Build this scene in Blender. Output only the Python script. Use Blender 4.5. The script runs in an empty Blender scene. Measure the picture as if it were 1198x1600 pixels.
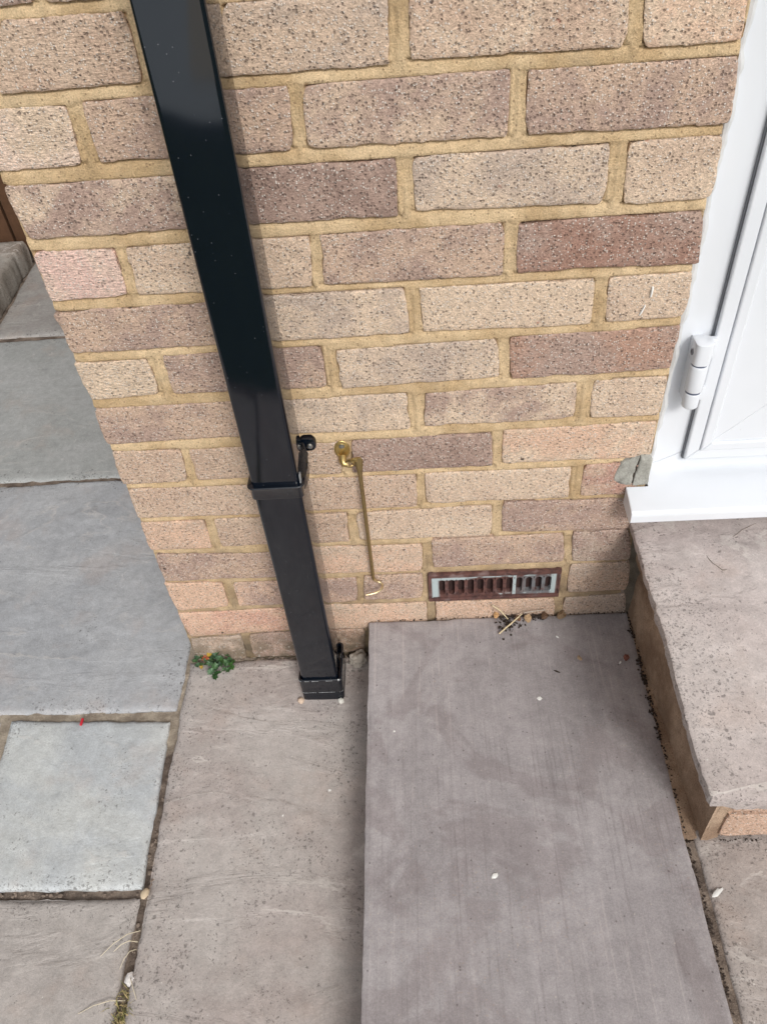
import bpy, bmesh, math, random
import numpy as np
from mathutils import Vector, Matrix, noise as mnoise
R = math.radians
scene = bpy.context.scene
COL = scene.collection

# ------------------------------------------------------------------ camera, sky, sun, exposure
cam_data = bpy.data.cameras.new('camera')
cam = bpy.data.objects.new('camera', cam_data); COL.objects.link(cam); scene.camera = cam
def set_camera(p):
    c, yw, pt, rl, f = p
    fw = Vector((math.sin(yw) * math.cos(pt), math.cos(yw) * math.cos(pt), math.sin(pt)))
    r = fw.cross(Vector((0, 0, 1))).normalized(); u = r.cross(fw)
    r2 = math.cos(rl) * r + math.sin(rl) * u; u2 = -math.sin(rl) * r + math.cos(rl) * u
    m = Matrix((r2, u2, -fw)).transposed().to_4x4(); m.translation = Vector(c)
    cam.matrix_world = m
    cam_data.sensor_fit = 'VERTICAL'; cam_data.sensor_height = 24.0
    cam_data.lens = 24.0 * f * 1000 / 1600
set_camera(((0.45080, -0.86555, 1.21648), -0.07710, -0.77367, -0.09825, 1.22850))
cam_data.clip_start = 0.02; cam_data.clip_end = 400

SUN_EL, SUN_AZ = R(39), math.atan2(0.35, -0.937)      # azimuth measured from +Y towards +X
world = bpy.data.worlds.new('World'); scene.world = world; world.use_nodes = True
wn = world.node_tree; wn.nodes.clear()
sky = wn.nodes.new('ShaderNodeTexSky'); sky.sky_type = 'NISHITA'; sky.sun_disc = False
sky.sun_elevation = SUN_EL; sky.sun_rotation = SUN_AZ
sky.air_density = 1.0; sky.dust_density = 4.0; sky.ozone_density = 1.0
hs = wn.nodes.new('ShaderNodeHueSaturation'); hs.inputs['Saturation'].default_value = 0.17   # thin overcast
bg = wn.nodes.new('ShaderNodeBackground'); bg.inputs['Strength'].default_value = 0.099
wo = wn.nodes.new('ShaderNodeOutputWorld')
wn.links.new(sky.outputs[0], hs.inputs['Color']); wn.links.new(hs.outputs[0], bg.inputs['Color']); wn.links.new(bg.outputs[0], wo.inputs['Surface'])
sd = bpy.data.lights.new('sun', 'SUN'); sd.energy = 1.5; sd.angle = R(15); sd.color = (1.0, 0.965, 0.91)
sun = bpy.data.objects.new('sun', sd); COL.objects.link(sun)
sv = Vector((math.sin(SUN_AZ) * math.cos(SUN_EL), math.cos(SUN_AZ) * math.cos(SUN_EL), math.sin(SUN_EL)))
sun.rotation_euler = sv.to_track_quat('Z', 'Y').to_euler(); sun.location = (1, -4, 5)
scene.view_settings.view_transform = 'Standard'; scene.view_settings.look = 'None'
scene.view_settings.gamma = 1; scene.view_settings.use_curve_mapping = False
scene.view_settings.exposure = 0.17

# ------------------------------------------------------------------ helpers
def lin(r, g, b):
    f = lambda c: c / 12.92 if c <= .04045 else ((c + .055) / 1.055) ** 2.4
    return (f(r / 255), f(g / 255), f(b / 255))

def ds(c, s):                                            # pull a colour towards grey
    y = .2126 * c[0] + .7152 * c[1] + .0722 * c[2]
    return tuple(y + (v - y) * s for v in c)
def _h(ix, iy, seed):
    n = (ix * 374761393 + iy * 668265263 + seed * 974634777) & 0xFFFFFFFF
    n = ((n ^ (n >> 13)) * 1274126177) & 0xFFFFFFFF
    return ((n ^ (n >> 16)) & 0xFFFF) / 65535.0
def vn(x, y, seed=0):                                   # value noise in -1..1
    x = np.asarray(x, float); y = np.asarray(y, float)
    ix = np.floor(x).astype(np.int64); iy = np.floor(y).astype(np.int64)
    fx = x - ix; fy = y - iy; fx = fx * fx * (3 - 2 * fx); fy = fy * fy * (3 - 2 * fy)
    a = _h(ix, iy, seed); b = _h(ix + 1, iy, seed); c = _h(ix, iy + 1, seed); d = _h(ix + 1, iy + 1, seed)
    return 2 * ((a * (1 - fx) + b * fx) * (1 - fy) + (c * (1 - fx) + d * fx) * fy) - 1
def fbm(x, y, seed=0, oct=3):
    s = 0; a = 1; t = 0
    for o in range(oct):
        s = s + a * vn(np.asarray(x) * 2 ** o, np.asarray(y) * 2 ** o, seed + 17 * o); t += a; a *= .5
    return s / t

def props(o, label=None, cat=None, group=None, kind=None):
    if label: o['label'] = label
    if cat: o['category'] = cat
    if group: o['group'] = group
    if kind: o['kind'] = kind
    return o
def empty(name, loc=(0, 0, 0), label=None, cat=None, group=None):
    o = bpy.data.objects.new(name, None); COL.objects.link(o); o.location = loc; o.empty_display_size = .05
    return props(o, label, cat, group)
def link(name, me, mat=None, parent=None, smooth=True, color=None):
    o = bpy.data.objects.new(name, me); COL.objects.link(o)
    if mat is not None and not me.materials:
        for m in (mat if isinstance(mat, (list, tuple)) else [mat]): me.materials.append(m)
    if smooth: 
        me.polygons.foreach_set('use_smooth', [True] * len(me.polygons))
        if len(me.polygons) < 40000: me.set_sharp_from_angle(angle=R(38))
    if parent is not None:
        o.parent = parent
        o.location = -WLOC(parent)                        # meshes are written in world coordinates
    if color: o.color = (*color, 1)
    return o
def WLOC(o):
    v = Vector((0, 0, 0))
    while o is not None: v += Vector(o.location); o = o.parent
    return v
def mesh(name, verts, faces):
    me = bpy.data.meshes.new(name); me.from_pydata([tuple(map(float, v)) for v in verts], [], [tuple(map(int, f)) for f in faces]); me.update()
    return me
def bm_mesh(name, bm, recalc=True):
    if recalc: bmesh.ops.recalc_face_normals(bm, faces=bm.faces[:])
    me = bpy.data.meshes.new(name); bm.to_mesh(me); bm.free(); return me
def add_box(bm, x0, x1, y0, y1, z0, z1, bev=0, seg=2):
    vs = [bm.verts.new(p) for p in ((x0, y0, z0), (x1, y0, z0), (x1, y1, z0), (x0, y1, z0), (x0, y0, z1), (x1, y0, z1), (x1, y1, z1), (x0, y1, z1))]
    fs = [bm.faces.new([vs[i] for i in f]) for f in ((3, 2, 1, 0), (4, 5, 6, 7), (0, 1, 5, 4), (1, 2, 6, 5), (2, 3, 7, 6), (3, 0, 4, 7))]
    if bev:
        es = list({e for f in fs for e in f.edges})
        bmesh.ops.bevel(bm, geom=es, offset=bev, segments=seg, affect='EDGES', profile=.6)
def box_obj(name, b, mat, parent=None, bev=0.001, smooth=True, color=None):
    bm = bmesh.new(); add_box(bm, *b, bev=bev); return link(name, bm_mesh(name, bm), mat, parent, smooth, color)
def grid_faces(nu, nv, off=0):
    i = np.arange(nu - 1)[:, None]; j = np.arange(nv - 1)[None, :]
    a = off + i * nv + j
    return np.stack([a, a + nv, a + nv + 1, a + 1], -1).reshape(-1, 4)
def ring_idx(nu, nv):
    return [i * nv for i in range(nu)] + [(nu - 1) * nv + j for j in range(1, nv)] + [i * nv + nv - 1 for i in range(nu - 2, -1, -1)] + [j for j in range(nv - 2, 0, -1)]
def fast_mesh(name, V, F):
    me = bpy.data.meshes.new(name); V = np.asarray(V, np.float32); F = np.asarray(F, np.int32)
    me.vertices.add(len(V)); me.vertices.foreach_set('co', V.ravel())
    me.loops.add(F.size); me.loops.foreach_set('vertex_index', F.ravel())
    k = F.shape[1]
    me.polygons.add(len(F)); me.polygons.foreach_set('loop_start', np.arange(len(F), dtype=np.int32) * k)
    me.update(calc_edges=True); me.validate(); return me
def tube(bm, pts, rad, n=10, cap=True, squash=None):
    pts = [Vector(p) for p in pts]; rad = rad if isinstance(rad, (list, tuple)) else [rad] * len(pts)
    rings = []; up = None
    for i, p in enumerate(pts):
        t = (pts[min(i + 1, len(pts) - 1)] - pts[max(i - 1, 0)]).normalized()
        if up is None: up = t.orthogonal().normalized()
        up = (up - up.dot(t) * t).normalized(); s = t.cross(up)
        rings.append([bm.verts.new(p + rad[i] * (math.cos(2 * math.pi * k / n) * up + math.sin(2 * math.pi * k / n) * s)) for k in range(n)])
    for a, b in zip(rings, rings[1:]):
        for k in range(n): bm.faces.new((a[k], a[(k + 1) % n], b[(k + 1) % n], b[k]))
    if cap: bm.faces.new(rings[0][::-1]); bm.faces.new(rings[-1])
    return rings
def lathe(bm, prof, M, n=20):                            # prof: (r, h) along local z
    rings = [[bm.verts.new(M @ Vector((r * math.cos(2 * math.pi * k / n), r * math.sin(2 * math.pi * k / n), h))) for k in range(n)] for r, h in prof]
    for a, b in zip(rings, rings[1:]):
        for k in range(n): bm.faces.new((a[k], a[(k + 1) % n], b[(k + 1) % n], b[k]))
    bm.faces.new(rings[0][::-1]); bm.faces.new(rings[-1])
def rrect(x0, x1, y0, y1, r, n=5):
    out = []
    for cx_, cy_, a0 in ((x1 - r, y1 - r, 0), (x0 + r, y1 - r, 90), (x0 + r, y0 + r, 180), (x1 - r, y0 + r, 270)):
        for k in range(n + 1):
            a = R(a0 + 90 * k / n); out.append((cx_ + r * math.cos(a), cy_ + r * math.sin(a)))
    return out
def loft(bm, rings, cap0=True, cap1=True):
    R_ = [[bm.verts.new(p) for p in r] for r in rings]; n = len(R_[0])
    for a, b in zip(R_, R_[1:]):
        for k in range(n): bm.faces.new((a[k], a[(k + 1) % n], b[(k + 1) % n], b[k]))
    if cap0: bm.faces.new(R_[0][::-1])
    if cap1: bm.faces.new(R_[-1])

# ------------------------------------------------------------------ materials
class NT:
    def __init__(s, name):
        s.m = bpy.data.materials.new(name); s.m.use_nodes = True; s.t = s.m.node_tree; s.t.nodes.clear()
        s.out = s.n('ShaderNodeOutputMaterial'); s.b = s.n('ShaderNodeBsdfPrincipled'); s.l(s.b.outputs[0], s.out.inputs[0])
        s.pos = s.n('ShaderNodeNewGeometry').outputs['Position']
    def n(s, t, **kw):
        nd = s.t.nodes.new(t)
        for k, v in kw.items(): setattr(nd, k, v)
        return nd
    def l(s, a, b): s.t.links.new(a, b)
    def set(s, sock, v):
        if hasattr(v, 'links') or isinstance(v, bpy.types.NodeSocket): s.l(v, sock)
        elif isinstance(v, tuple) and len(v) == 3 and sock.type == 'RGBA': sock.default_value = (*v, 1)
        else: sock.default_value = v
    def math(s, op, a, b=None, c=None, clamp=False):
        nd = s.n('ShaderNodeMath', operation=op, use_clamp=clamp); s.set(nd.inputs[0], a)
        if b is not None: s.set(nd.inputs[1], b)
        if c is not None: s.set(nd.inputs[2], c)
        return nd.outputs[0]
    def vmath(s, op, a, b):
        nd = s.n('ShaderNodeVectorMath', operation=op); s.set(nd.inputs[0], a); s.set(nd.inputs[1], b); return nd.outputs[0]
    def noise(s, scale, vec=None, detail=2, rough=.5, dist=0, col=False):
        nd = s.n('ShaderNodeTexNoise'); s.l(vec if vec is not None else s.pos, nd.inputs['Vector'])
        nd.inputs['Scale'].default_value = scale; nd.inputs['Detail'].default_value = detail; nd.inputs['Roughness'].default_value = rough; nd.inputs['Distortion'].default_value = dist
        return nd.outputs['Color' if col else 'Fac']
    def vor(s, scale, vec=None, feat='F1', rnd=1.0):
        nd = s.n('ShaderNodeTexVoronoi', feature=feat); s.l(vec if vec is not None else s.pos, nd.inputs['Vector'])
        nd.inputs['Scale'].default_value = scale; nd.inputs['Randomness'].default_value = rnd
        sep = s.n('ShaderNodeSeparateColor'); s.l(nd.outputs['Color'], sep.inputs[0])
        return nd.outputs['Distance'], sep.outputs
    def ss(s, v, a, b):                                   # smoothstep a..b -> 0..1 (a may exceed b)
        nd = s.n('ShaderNodeMapRange', interpolation_type='SMOOTHSTEP'); s.set(nd.inputs['Value'], v)
        if a < b: nd.inputs['From Min'].default_value = a; nd.inputs['From Max'].default_value = b
        else:
            nd.inputs['From Min'].default_value = b; nd.inputs['From Max'].default_value = a; nd.inputs['To Min'].default_value = 1; nd.inputs['To Max'].default_value = 0
        return nd.outputs[0]
    def mix(s, f, a, b, mode='MIX'):
        nd = s.n('ShaderNodeMix', data_type='RGBA', blend_type=mode, clamp_factor=True)
        s.set(nd.inputs[0], f); s.set(nd.inputs[6], a); s.set(nd.inputs[7], b); return nd.outputs[2]
    def scale(s, c, f):                                   # colour times scalar
        nd = s.n('ShaderNodeVectorMath', operation='SCALE'); s.set(nd.inputs[0], c); s.set(nd.inputs['Scale'], f); return nd.outputs[0]
    def attr(s, name, fac=False):
        nd = s.n('ShaderNodeAttribute', attribute_type='OBJECT', attribute_name=name); return nd.outputs['Fac' if fac else 'Color']
    def objcol(s): return s.n('ShaderNodeObjectInfo').outputs['Color']
    def rnd(s): return s.n('ShaderNodeObjectInfo').outputs['Random']
    def mapping(s, sc=(1, 1, 1), rot=(0, 0, 0), vec=None):
        nd = s.n('ShaderNodeMapping'); s.l(vec if vec is not None else s.pos, nd.inputs[0]); nd.inputs['Scale'].default_value = sc; nd.inputs['Rotation'].default_value = rot
        return nd.outputs[0]
    def sep(s, vec=None):
        nd = s.n('ShaderNodeSeparateXYZ'); s.l(vec if vec is not None else s.pos, nd.inputs[0]); return nd.outputs
    def bump(s, h, dist=.001, strength=1.0, nrm=None):
        nd = s.n('ShaderNodeBump'); nd.inputs['Strength'].default_value = strength; nd.inputs['Distance'].default_value = dist; s.l(h, nd.inputs['Height'])
        if nrm is not None: s.l(nrm, nd.inputs['Normal'])
        s.l(nd.outputs[0], s.b.inputs['Normal']); return nd.outputs[0]
    def done(s, col, rough=.8, spec=.5, metal=0):
        s.set(s.b.inputs['Base Color'], col); s.set(s.b.inputs['Roughness'], rough); s.set(s.b.inputs['Specular IOR Level'], spec); s.set(s.b.inputs['Metallic'], metal)
        return s.m

def mat_brick():
    t = NT('brick_sandfaced')
    a, b = t.objcol(), t.attr('tint'); spots = t.attr('spots', True)
    sh = t.math('MULTIPLY', t.rnd(), 9.7); cmb = t.n('ShaderNodeCombineXYZ'); t.l(sh, cmb.inputs[0]); t.l(sh, cmb.inputs[2])
    p = t.vmath('ADD', t.pos, cmb.outputs[0])
    big = t.noise(11, p, detail=5, rough=.68, dist=.3)
    base = t.mix(t.ss(big, .38, .60), a, b)
    peach = t.math('MULTIPLY', t.ss(t.noise(20, p, detail=4, rough=.6), .60, .72), .40)
    base = t.mix(peach, base, ds(lin(208, 176, 150), .8))
    # grain: sand coat at two sizes, dragged obliquely
    pd = t.mapping((1, 1, 1.3), (0, R(24), 0), p)
    g = t.noise(430, pd, detail=3, rough=.7); g2 = t.noise(210, pd, detail=3, rough=.65); med = t.noise(60, p, detail=4, rough=.65)
    base = t.scale(base, t.math('MULTIPLY_ADD', g, 1.75, .20)); base = t.scale(base, t.math('MULTIPLY_ADD', g2, 1.35, .38)); base = t.scale(base, t.math('MULTIPLY_ADD', med, .44, .78))
    drag = t.attr('drag', True); dn = t.noise(1, t.mapping((95, 95, 420), (0, R(33), 0), p), detail=3, rough=.6)
    base = t.scale(base, t.math('ADD', 1.0, t.math('MULTIPLY', drag, t.math('MULTIPLY_ADD', dn, 1.1, -.55))))
    # white quartz grains and dark grains
    dw, cw = t.vor(400, p)
    fw = t.math('MULTIPLY', t.ss(dw, .50, .28), t.ss(cw[0], .70, .80))
    base = t.mix(t.math('MULTIPLY', fw, .75), base, (.82, .76, .70))
    d1, c1 = t.vor(300, p)
    f1 = t.math('MULTIPLY', t.ss(d1, .50, .26), t.math('GREATER_THAN', t.math('ADD', t.math('ADD', c1[0], t.math('MULTIPLY', t.noise(19, p, detail=3), .6)), t.math('MULTIPLY', spots, .22)), 1.16))
    base = t.mix(t.math('MULTIPLY', f1, .50), base, (.095, .066, .056))
    # larger burnt spots, clustered
    pw = t.vmath('ADD', p, t.scale(t.noise(260, p, col=True), .004))
    d2, c2 = t.vor(118, pw)
    thr = t.math('MULTIPLY_ADD', t.math('POWER', c2[1], 2.0), .22, .10)
    f2 = t.math('MULTIPLY', t.ss(t.math('SUBTRACT', d2, thr), .03, -.03), t.math('GREATER_THAN', t.math('ADD', t.math('ADD', c2[0], t.math('MULTIPLY', spots, .30)), t.math('MULTIPLY', t.noise(15, p, detail=3, rough=.6), 1.5)), 1.68))
    base = t.mix(t.math('MULTIPLY', f2, t.math('MULTIPLY_ADD', c2[2], .5, .42)), base, (.060, .042, .040))
    # red chips here and there
    rc = t.math('MULTIPLY', t.ss(t.noise(55, p, detail=3), .70, .75), t.ss(t.noise(8, p), .50, .60))
    base = t.mix(t.math('MULTIPLY', rc, .5), base, lin(170, 92, 74))
    # dirt, lime splash and algae low on the wall
    z = t.sep()[2]
    low = t.math('MULTIPLY', t.ss(z, .115, .01), t.ss(t.noise(34, detail=4), .30, .60))
    base = t.mix(t.math('MULTIPLY', low, .78), base, (.15, .125, .085))
    lime = t.math('MULTIPLY', t.ss(z, .085, .03), t.ss(t.noise(150, detail=2), .60, .68))
    base = t.mix(t.math('MULTIPLY', lime, .7), base, (.56, .53, .47))
    h = t.math('ADD', t.math('MULTIPLY', g, .9), t.math('ADD', t.math('MULTIPLY', g2, .6), t.math('MULTIPLY', med, .4)))
    h = t.math('SUBTRACT', h, t.math('MULTIPLY', t.math('MAXIMUM', f1, f2), .7)); h = t.math('ADD', h, t.math('MULTIPLY', fw, .35)); h = t.math('ADD', h, t.math('MULTIPLY', drag, t.math('MULTIPLY', dn, 2.2)))
    t.bump(h, .0018, 1.0)
    return t.done(base, .9, .3)

def mat_mortar(name='mortar_sandy', c=lin(214, 189, 153), c2=lin(190, 163, 126), dirt=True):
    t = NT(name)
    big = t.noise(14, detail=4, rough=.6); g = t.noise(520, detail=3, rough=.7); m = t.noise(70, detail=3)
    base = t.mix(t.ss(big, .35, .65), c, c2)
    base = t.scale(base, t.math('MULTIPLY_ADD', g, 1.3, .35)); base = t.scale(base, t.math('MULTIPLY_ADD', m, .5, .75))
    d, cc = t.vor(260); f = t.math('MULTIPLY', t.ss(d, .4, .2), t.math('GREATER_THAN', cc[0], .84))
    base = t.mix(t.math('MULTIPLY', f, .6), base, (.16, .10, .06))
    if dirt:
        z = t.sep()[2]
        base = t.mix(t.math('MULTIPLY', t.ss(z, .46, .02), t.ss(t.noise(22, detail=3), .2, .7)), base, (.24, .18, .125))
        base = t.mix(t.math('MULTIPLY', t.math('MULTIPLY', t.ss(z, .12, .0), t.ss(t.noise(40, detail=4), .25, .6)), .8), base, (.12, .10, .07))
        base = t.mix(t.math('MULTIPLY', t.ss(t.noise(9, detail=5, rough=.7), .56, .70), .35), base, (.26, .21, .15))
    t.bump(t.math('ADD', g, t.math('MULTIPLY', m, .8)), .0019, 1.0)
    return t.done(base, .93, .25)

def mat_stone(name='riven_sandstone', streak=False):
    t = NT(name)
    a, b = t.objcol(), t.attr('tint'); lich = t.attr('lichen', True)
    rv = t.n('ShaderNodeVectorMath', operation='ADD'); t.l(t.pos, rv.inputs[0])
    sh = t.math('MULTIPLY', t.rnd(), 7.3); cmb = t.n('ShaderNodeCombineXYZ'); t.l(sh, cmb.inputs[0]); t.l(sh, cmb.inputs[1]); t.l(cmb.outputs[0], rv.inputs[1])
    p = rv.outputs[0]
    big = t.noise(5, p, detail=4, rough=.6, dist=.6)
    base = t.mix(t.ss(big, .36, .64), a, b)
    g = t.noise(620, p, detail=2, rough=.7); m = t.noise(60, p, detail=5, rough=.65)
    g2 = t.noise(270, p, detail=3, rough=.7)
    base = t.scale(base, t.math('MULTIPLY_ADD', g, .55, .73)); base = t.scale(base, t.math('MULTIPLY_ADD', g2, .40, .80)); base = t.scale(base, t.math('MULTIPLY_ADD', m, .56, .72)); base = t.scale(base, t.math('MULTIPLY_ADD', t.noise(17, p, detail=5, rough=.7), .44, .78))
    warm = t.math('MULTIPLY', t.ss(t.noise(8, p, detail=4, rough=.65), .52, .70), .35)
    if streak:
        st = t.noise(1, t.mapping((48, 2.2, 20), (0, 0, R(1.0)), p), detail=4, rough=.6, dist=.7)
        ln = t.noise(1, t.mapping((210, 4.5, 60), (0, 0, R(1.0)), p), detail=3, rough=.6, dist=.35)
        patch = t.noise(7, p, detail=4, rough=.6)
        base = t.scale(base, t.math('MULTIPLY_ADD', st, .34, .83))
        hair = t.math('MULTIPLY', t.ss(ln, .57, .66), t.ss(patch, .40, .60)); base = t.mix(t.math('MULTIPLY', hair, .26), base, lin(206, 196, 194))
        dk = t.math('MULTIPLY', t.ss(ln, .44, .36), t.ss(patch, .62, .42)); base = t.mix(t.math('MULTIPLY', dk, .20), base, lin(96, 84, 86))
        gr = t.noise(380, p, detail=2, rough=.8); base = t.scale(base, t.math('MULTIPLY_ADD', gr, .44, .78))
        dv, cv = t.vor(170, p); f = t.math('MULTIPLY', t.ss(dv, .24, .10), t.math('GREATER_THAN', cv[1], .95)); base = t.mix(t.math('MULTIPLY', f, .5), base, lin(200, 190, 180))
        f = t.math('MULTIPLY', t.ss(dv, .30, .14), t.math('GREATER_THAN', cv[0], .955)); base = t.mix(t.math('MULTIPLY', f, .55), base, lin(70, 60, 60))
        gold = t.math('MULTIPLY', t.ss(t.noise(240, p), .62, .70), t.ss(t.noise(6, p), .45, .65)); base = t.mix(t.math('MULTIPLY', gold, .24), base, lin(178, 152, 124))
        stain = t.ss(t.noise(5.5, p, detail=5, rough=.6, dist=1.4), .50, .60)
        base = t.mix(t.math('MULTIPLY', stain, .24), base, lin(104, 88, 88))
        t.bump(t.math('ADD', t.math('MULTIPLY', st, .8), t.math('ADD', t.math('MULTIPLY', ln, .5), t.math('MULTIPLY', gr, .25))), .0008, .8)
    else:
        # bedding planes: broad terraces whose lips are worn lighter, or hold a little dirt
        base = t.mix(warm, base, t.mix(.5, base, ds(lin(190, 160, 142), .9)))
        n = t.noise(1, t.mapping((2.0, 5.0, 1), (0, 0, R(32)), p), detail=7, rough=.56, dist=.9)
        k = t.math('MULTIPLY', n, 5.5); fr = t.math('FRACT', k); wear = t.noise(5, p, detail=4, rough=.6)
        vein = t.attr('vein', True)
        lip = t.math('MULTIPLY', vein, t.math('MULTIPLY', t.ss(fr, .84, .955), t.math('MULTIPLY', t.ss(fr, 1.0, .97), t.ss(wear, .47, .60))))
        base = t.mix(t.math('MULTIPLY', lip, .62), base, ds(lin(214, 207, 200), .8))
        under = t.math('MULTIPLY', vein, t.math('MULTIPLY', t.ss(fr, .07, .0), t.ss(wear, .54, .68)))
        base = t.mix(t.math('MULTIPLY', under, .30), base, ds(lin(112, 104, 98), .8))
        flake = t.math('MULTIPLY', t.ss(t.noise(38, p, detail=5, rough=.7, dist=.6), .60, .66), t.ss(t.noise(4, p, detail=2), .46, .62))
        base = t.mix(t.math('MULTIPLY', flake, .30), base, ds(lin(218, 214, 210), .8))
        spk = t.math('MULTIPLY', t.ss(t.noise(330, p, detail=2), .62, .72), t.ss(t.noise(13, p, detail=3), .46, .62))
        base = t.mix(t.math('MULTIPLY', spk, .42), base, lin(104, 98, 94))
        # black lichen spots in colonies
        pw = t.vmath('ADD', p, t.scale(t.noise(240, p, detail=3, col=True), .010))
        gx_, gy_, _z = t.sep(t.n('ShaderNodeTexCoord').outputs['Generated'])
        edge = t.math('MINIMUM', t.math('MINIMUM', gx_, t.math('SUBTRACT', 1.0, gx_)), t.math('MINIMUM', gy_, t.math('SUBTRACT', 1.0, gy_)))
        colony = t.math('ADD', t.noise(9, p, detail=4, rough=.6), t.math('MULTIPLY', t.ss(edge, .10, .0), .26))
        for sc, thr, amt in ((92, .34, .55), (170, .40, .55), (330, .46, .5)):
            d, c = t.vor(sc, pw)
            f = t.math('MULTIPLY', t.ss(d, thr, thr - .22), t.math('GREATER_THAN', t.math('ADD', t.math('MULTIPLY', c[0], .55), t.math('ADD', colony, t.math('MULTIPLY', lich, .30))), 1.17))
            base = t.mix(t.math('MULTIPLY', f, amt), base, (.075, .068, .064))
        dv, cv = t.vor(150, p)
        wf = t.math('MULTIPLY', t.ss(dv, .22, .12), t.math('GREATER_THAN', cv[1], .965))
        base = t.mix(t.math('MULTIPLY', wf, .55), base, (.74, .72, .68))
        stair = t.math('ADD', t.math('FLOOR', k), t.ss(fr, .70, 1.0))
        h = t.math('ADD', t.math('MULTIPLY', t.math('MULTIPLY', stair, vein), .8), t.math('ADD', t.math('MULTIPLY', m, 1.0), t.math('MULTIPLY', g2, .45)))
        t.bump(h, .0013, .85)
    return t.done(base, .85, .3)

def simple(name, col, rough=.5, spec=.5, metal=0, nscale=200, namp=.25, bump=.0003, objc=False):
    t = NT(name); n = t.noise(nscale, detail=4, rough=.6)
    c = t.objcol() if objc else col
    base = t.scale(c if objc else t.mix(0.0, col, col), t.math('MULTIPLY_ADD', n, namp * 2, 1 - namp))
    if bump: t.bump(n, bump, .7)
    return t.done(base, rough, spec, metal)

def mat_plastic_black():
    t = NT('black_pvc')
    dd, cc = t.vor(165); dust = t.math('MULTIPLY', t.ss(dd, .13, .05), t.math('GREATER_THAN', t.math('ADD', cc[0], t.math('MULTIPLY', t.noise(7), .5)), 1.05))
    film = t.ss(t.noise(12, detail=5, rough=.7), .5, .8)
    base = t.mix(t.math('MULTIPLY', film, .35), (.0018, .0045, .0100), (.0055, .0090, .0150))
    scr = t.noise(1, t.mapping((900, 900, 30)), detail=1); sm = t.math('MULTIPLY', t.ss(scr, .74, .78), t.ss(t.noise(16), .6, .66))
    base = t.mix(t.math('MULTIPLY', t.math('MAXIMUM', dust, t.math('MULTIPLY', sm, .5)), .34), base, (.30, .31, .33))
    rough = t.math('MULTIPLY_ADD', film, .08, .07)
    t.bump(t.noise(9, detail=2), .0010, .30)
    return t.done(base, rough, .8)
def mat_upvc():
    t = NT('white_upvc'); n = t.noise(5, detail=3); d, c = t.vor(120)
    f = t.math('MULTIPLY', t.ss(d, .10, .04), t.math('GREATER_THAN', c[0], .985))
    base = t.mix(t.ss(n, .4, .7), (.76, .79, .84), (.725, .755, .80)); base = t.mix(t.math('MULTIPLY', f, .5), base, (.25, .22, .2))
    return t.done(base, .22, .5)
def mat_brass():
    t = NT('brass'); n = t.noise(160, detail=4)
    base = t.mix(t.ss(n, .45, .75), t.objcol(), (.40, .30, .15))
    return t.done(base, t.math('MULTIPLY_ADD', n, .25, .30), .5, 1.0)
def mat_vent():
    t = NT('rusty_painted_iron'); x = t.sep()[0]; z = t.sep()[2]
    n = t.noise(110, detail=4, rough=.65); n2 = t.noise(45, detail=3)
    red = t.mix(t.ss(n, .4, .65), lin(104, 72, 66), lin(74, 52, 50)); red = t.mix(t.math('MULTIPLY', t.ss(n2, .55, .7), .5), red, lin(146, 130, 128))
    inx = t.math('MULTIPLY', t.ss(x, .4525, .4545), t.ss(x, .6625, .6605))
    inz = t.math('MULTIPLY', t.ss(z, .158, .161), t.ss(z, .2125, .2095)); ins = t.math('MULTIPLY', inx, inz)
    left = t.ss(x, .468, .462); right = t.ss(x, .650, .655); top = t.math('MULTIPLY', t.ss(z, .2005, .2035), t.ss(x, .525, .505))
    topr = t.math('MULTIPLY', t.ss(z, .2045, .2065), t.ss(n2, .48, .56)); bot = t.math('MULTIPLY', t.ss(z, .1645, .1625), t.ss(n2, .60, .66)); mid = t.math('MULTIPLY', t.math('COMPARE', x, .5925, .0028), 1.0)
    m = t.math('MAXIMUM', t.math('MAXIMUM', t.math('MAXIMUM', left, right), t.math('MAXIMUM', top, topr)), t.math('MAXIMUM', bot, mid))
    m = t.math('MULTIPLY', t.math('MULTIPLY', m, ins), t.ss(n, .30, .40))
    grey = t.math('MULTIPLY', t.math('MULTIPLY', t.ss(x, .585, .62), ins), t.ss(n2, .36, .55))
    base = t.mix(t.math('MULTIPLY', grey, .8), red, lin(120, 126, 130))
    base = t.mix(m, base, lin(176, 188, 190))
    t.bump(t.math('ADD', n, t.math('MULTIPLY', m, .9)), .0006, .9)
    return t.done(base, .6, .4)
def mat_cement():
    t = NT('grey_cement'); n = t.noise(60, detail=5, rough=.7); g = t.noise(420, detail=3)
    base = t.mix(t.ss(n, .35, .65), lin(172, 171, 164), lin(142, 141, 134)); base = t.scale(base, t.math('MULTIPLY_ADD', g, .5, .75))
    t.bump(t.math('ADD', n, g), .0015, .9); return t.done(base, .9, .3)
def mat_joint():
    t = NT('joint_mortar_and_soil'); x, y, z = t.sep()
    g = t.noise(380, detail=4, rough=.7); n = t.noise(30, detail=4, rough=.6); big = t.noise(7)
    mort = t.mix(t.ss(n, .35, .65), lin(182, 170, 154), lin(150, 138, 124)); soil = t.mix(t.ss(n, .35, .65), lin(150, 136, 124), lin(104, 92, 84))
    f = t.math('ADD', t.math('MULTIPLY', t.ss(y, -.16, -.23), .9), t.math('MULTIPLY', t.math('SUBTRACT', n, .5), 1.2))
    far = t.ss(y, .30, .42)
    base = t.mix(t.math('MAXIMUM', t.ss(f, .3, .6), far), mort, soil); base = t.scale(base, t.math('MULTIPLY_ADD', g, .9, .55))
    t.bump(t.math('ADD', g, n), .003, 1.0); return t.done(base, .95, .2)
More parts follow.
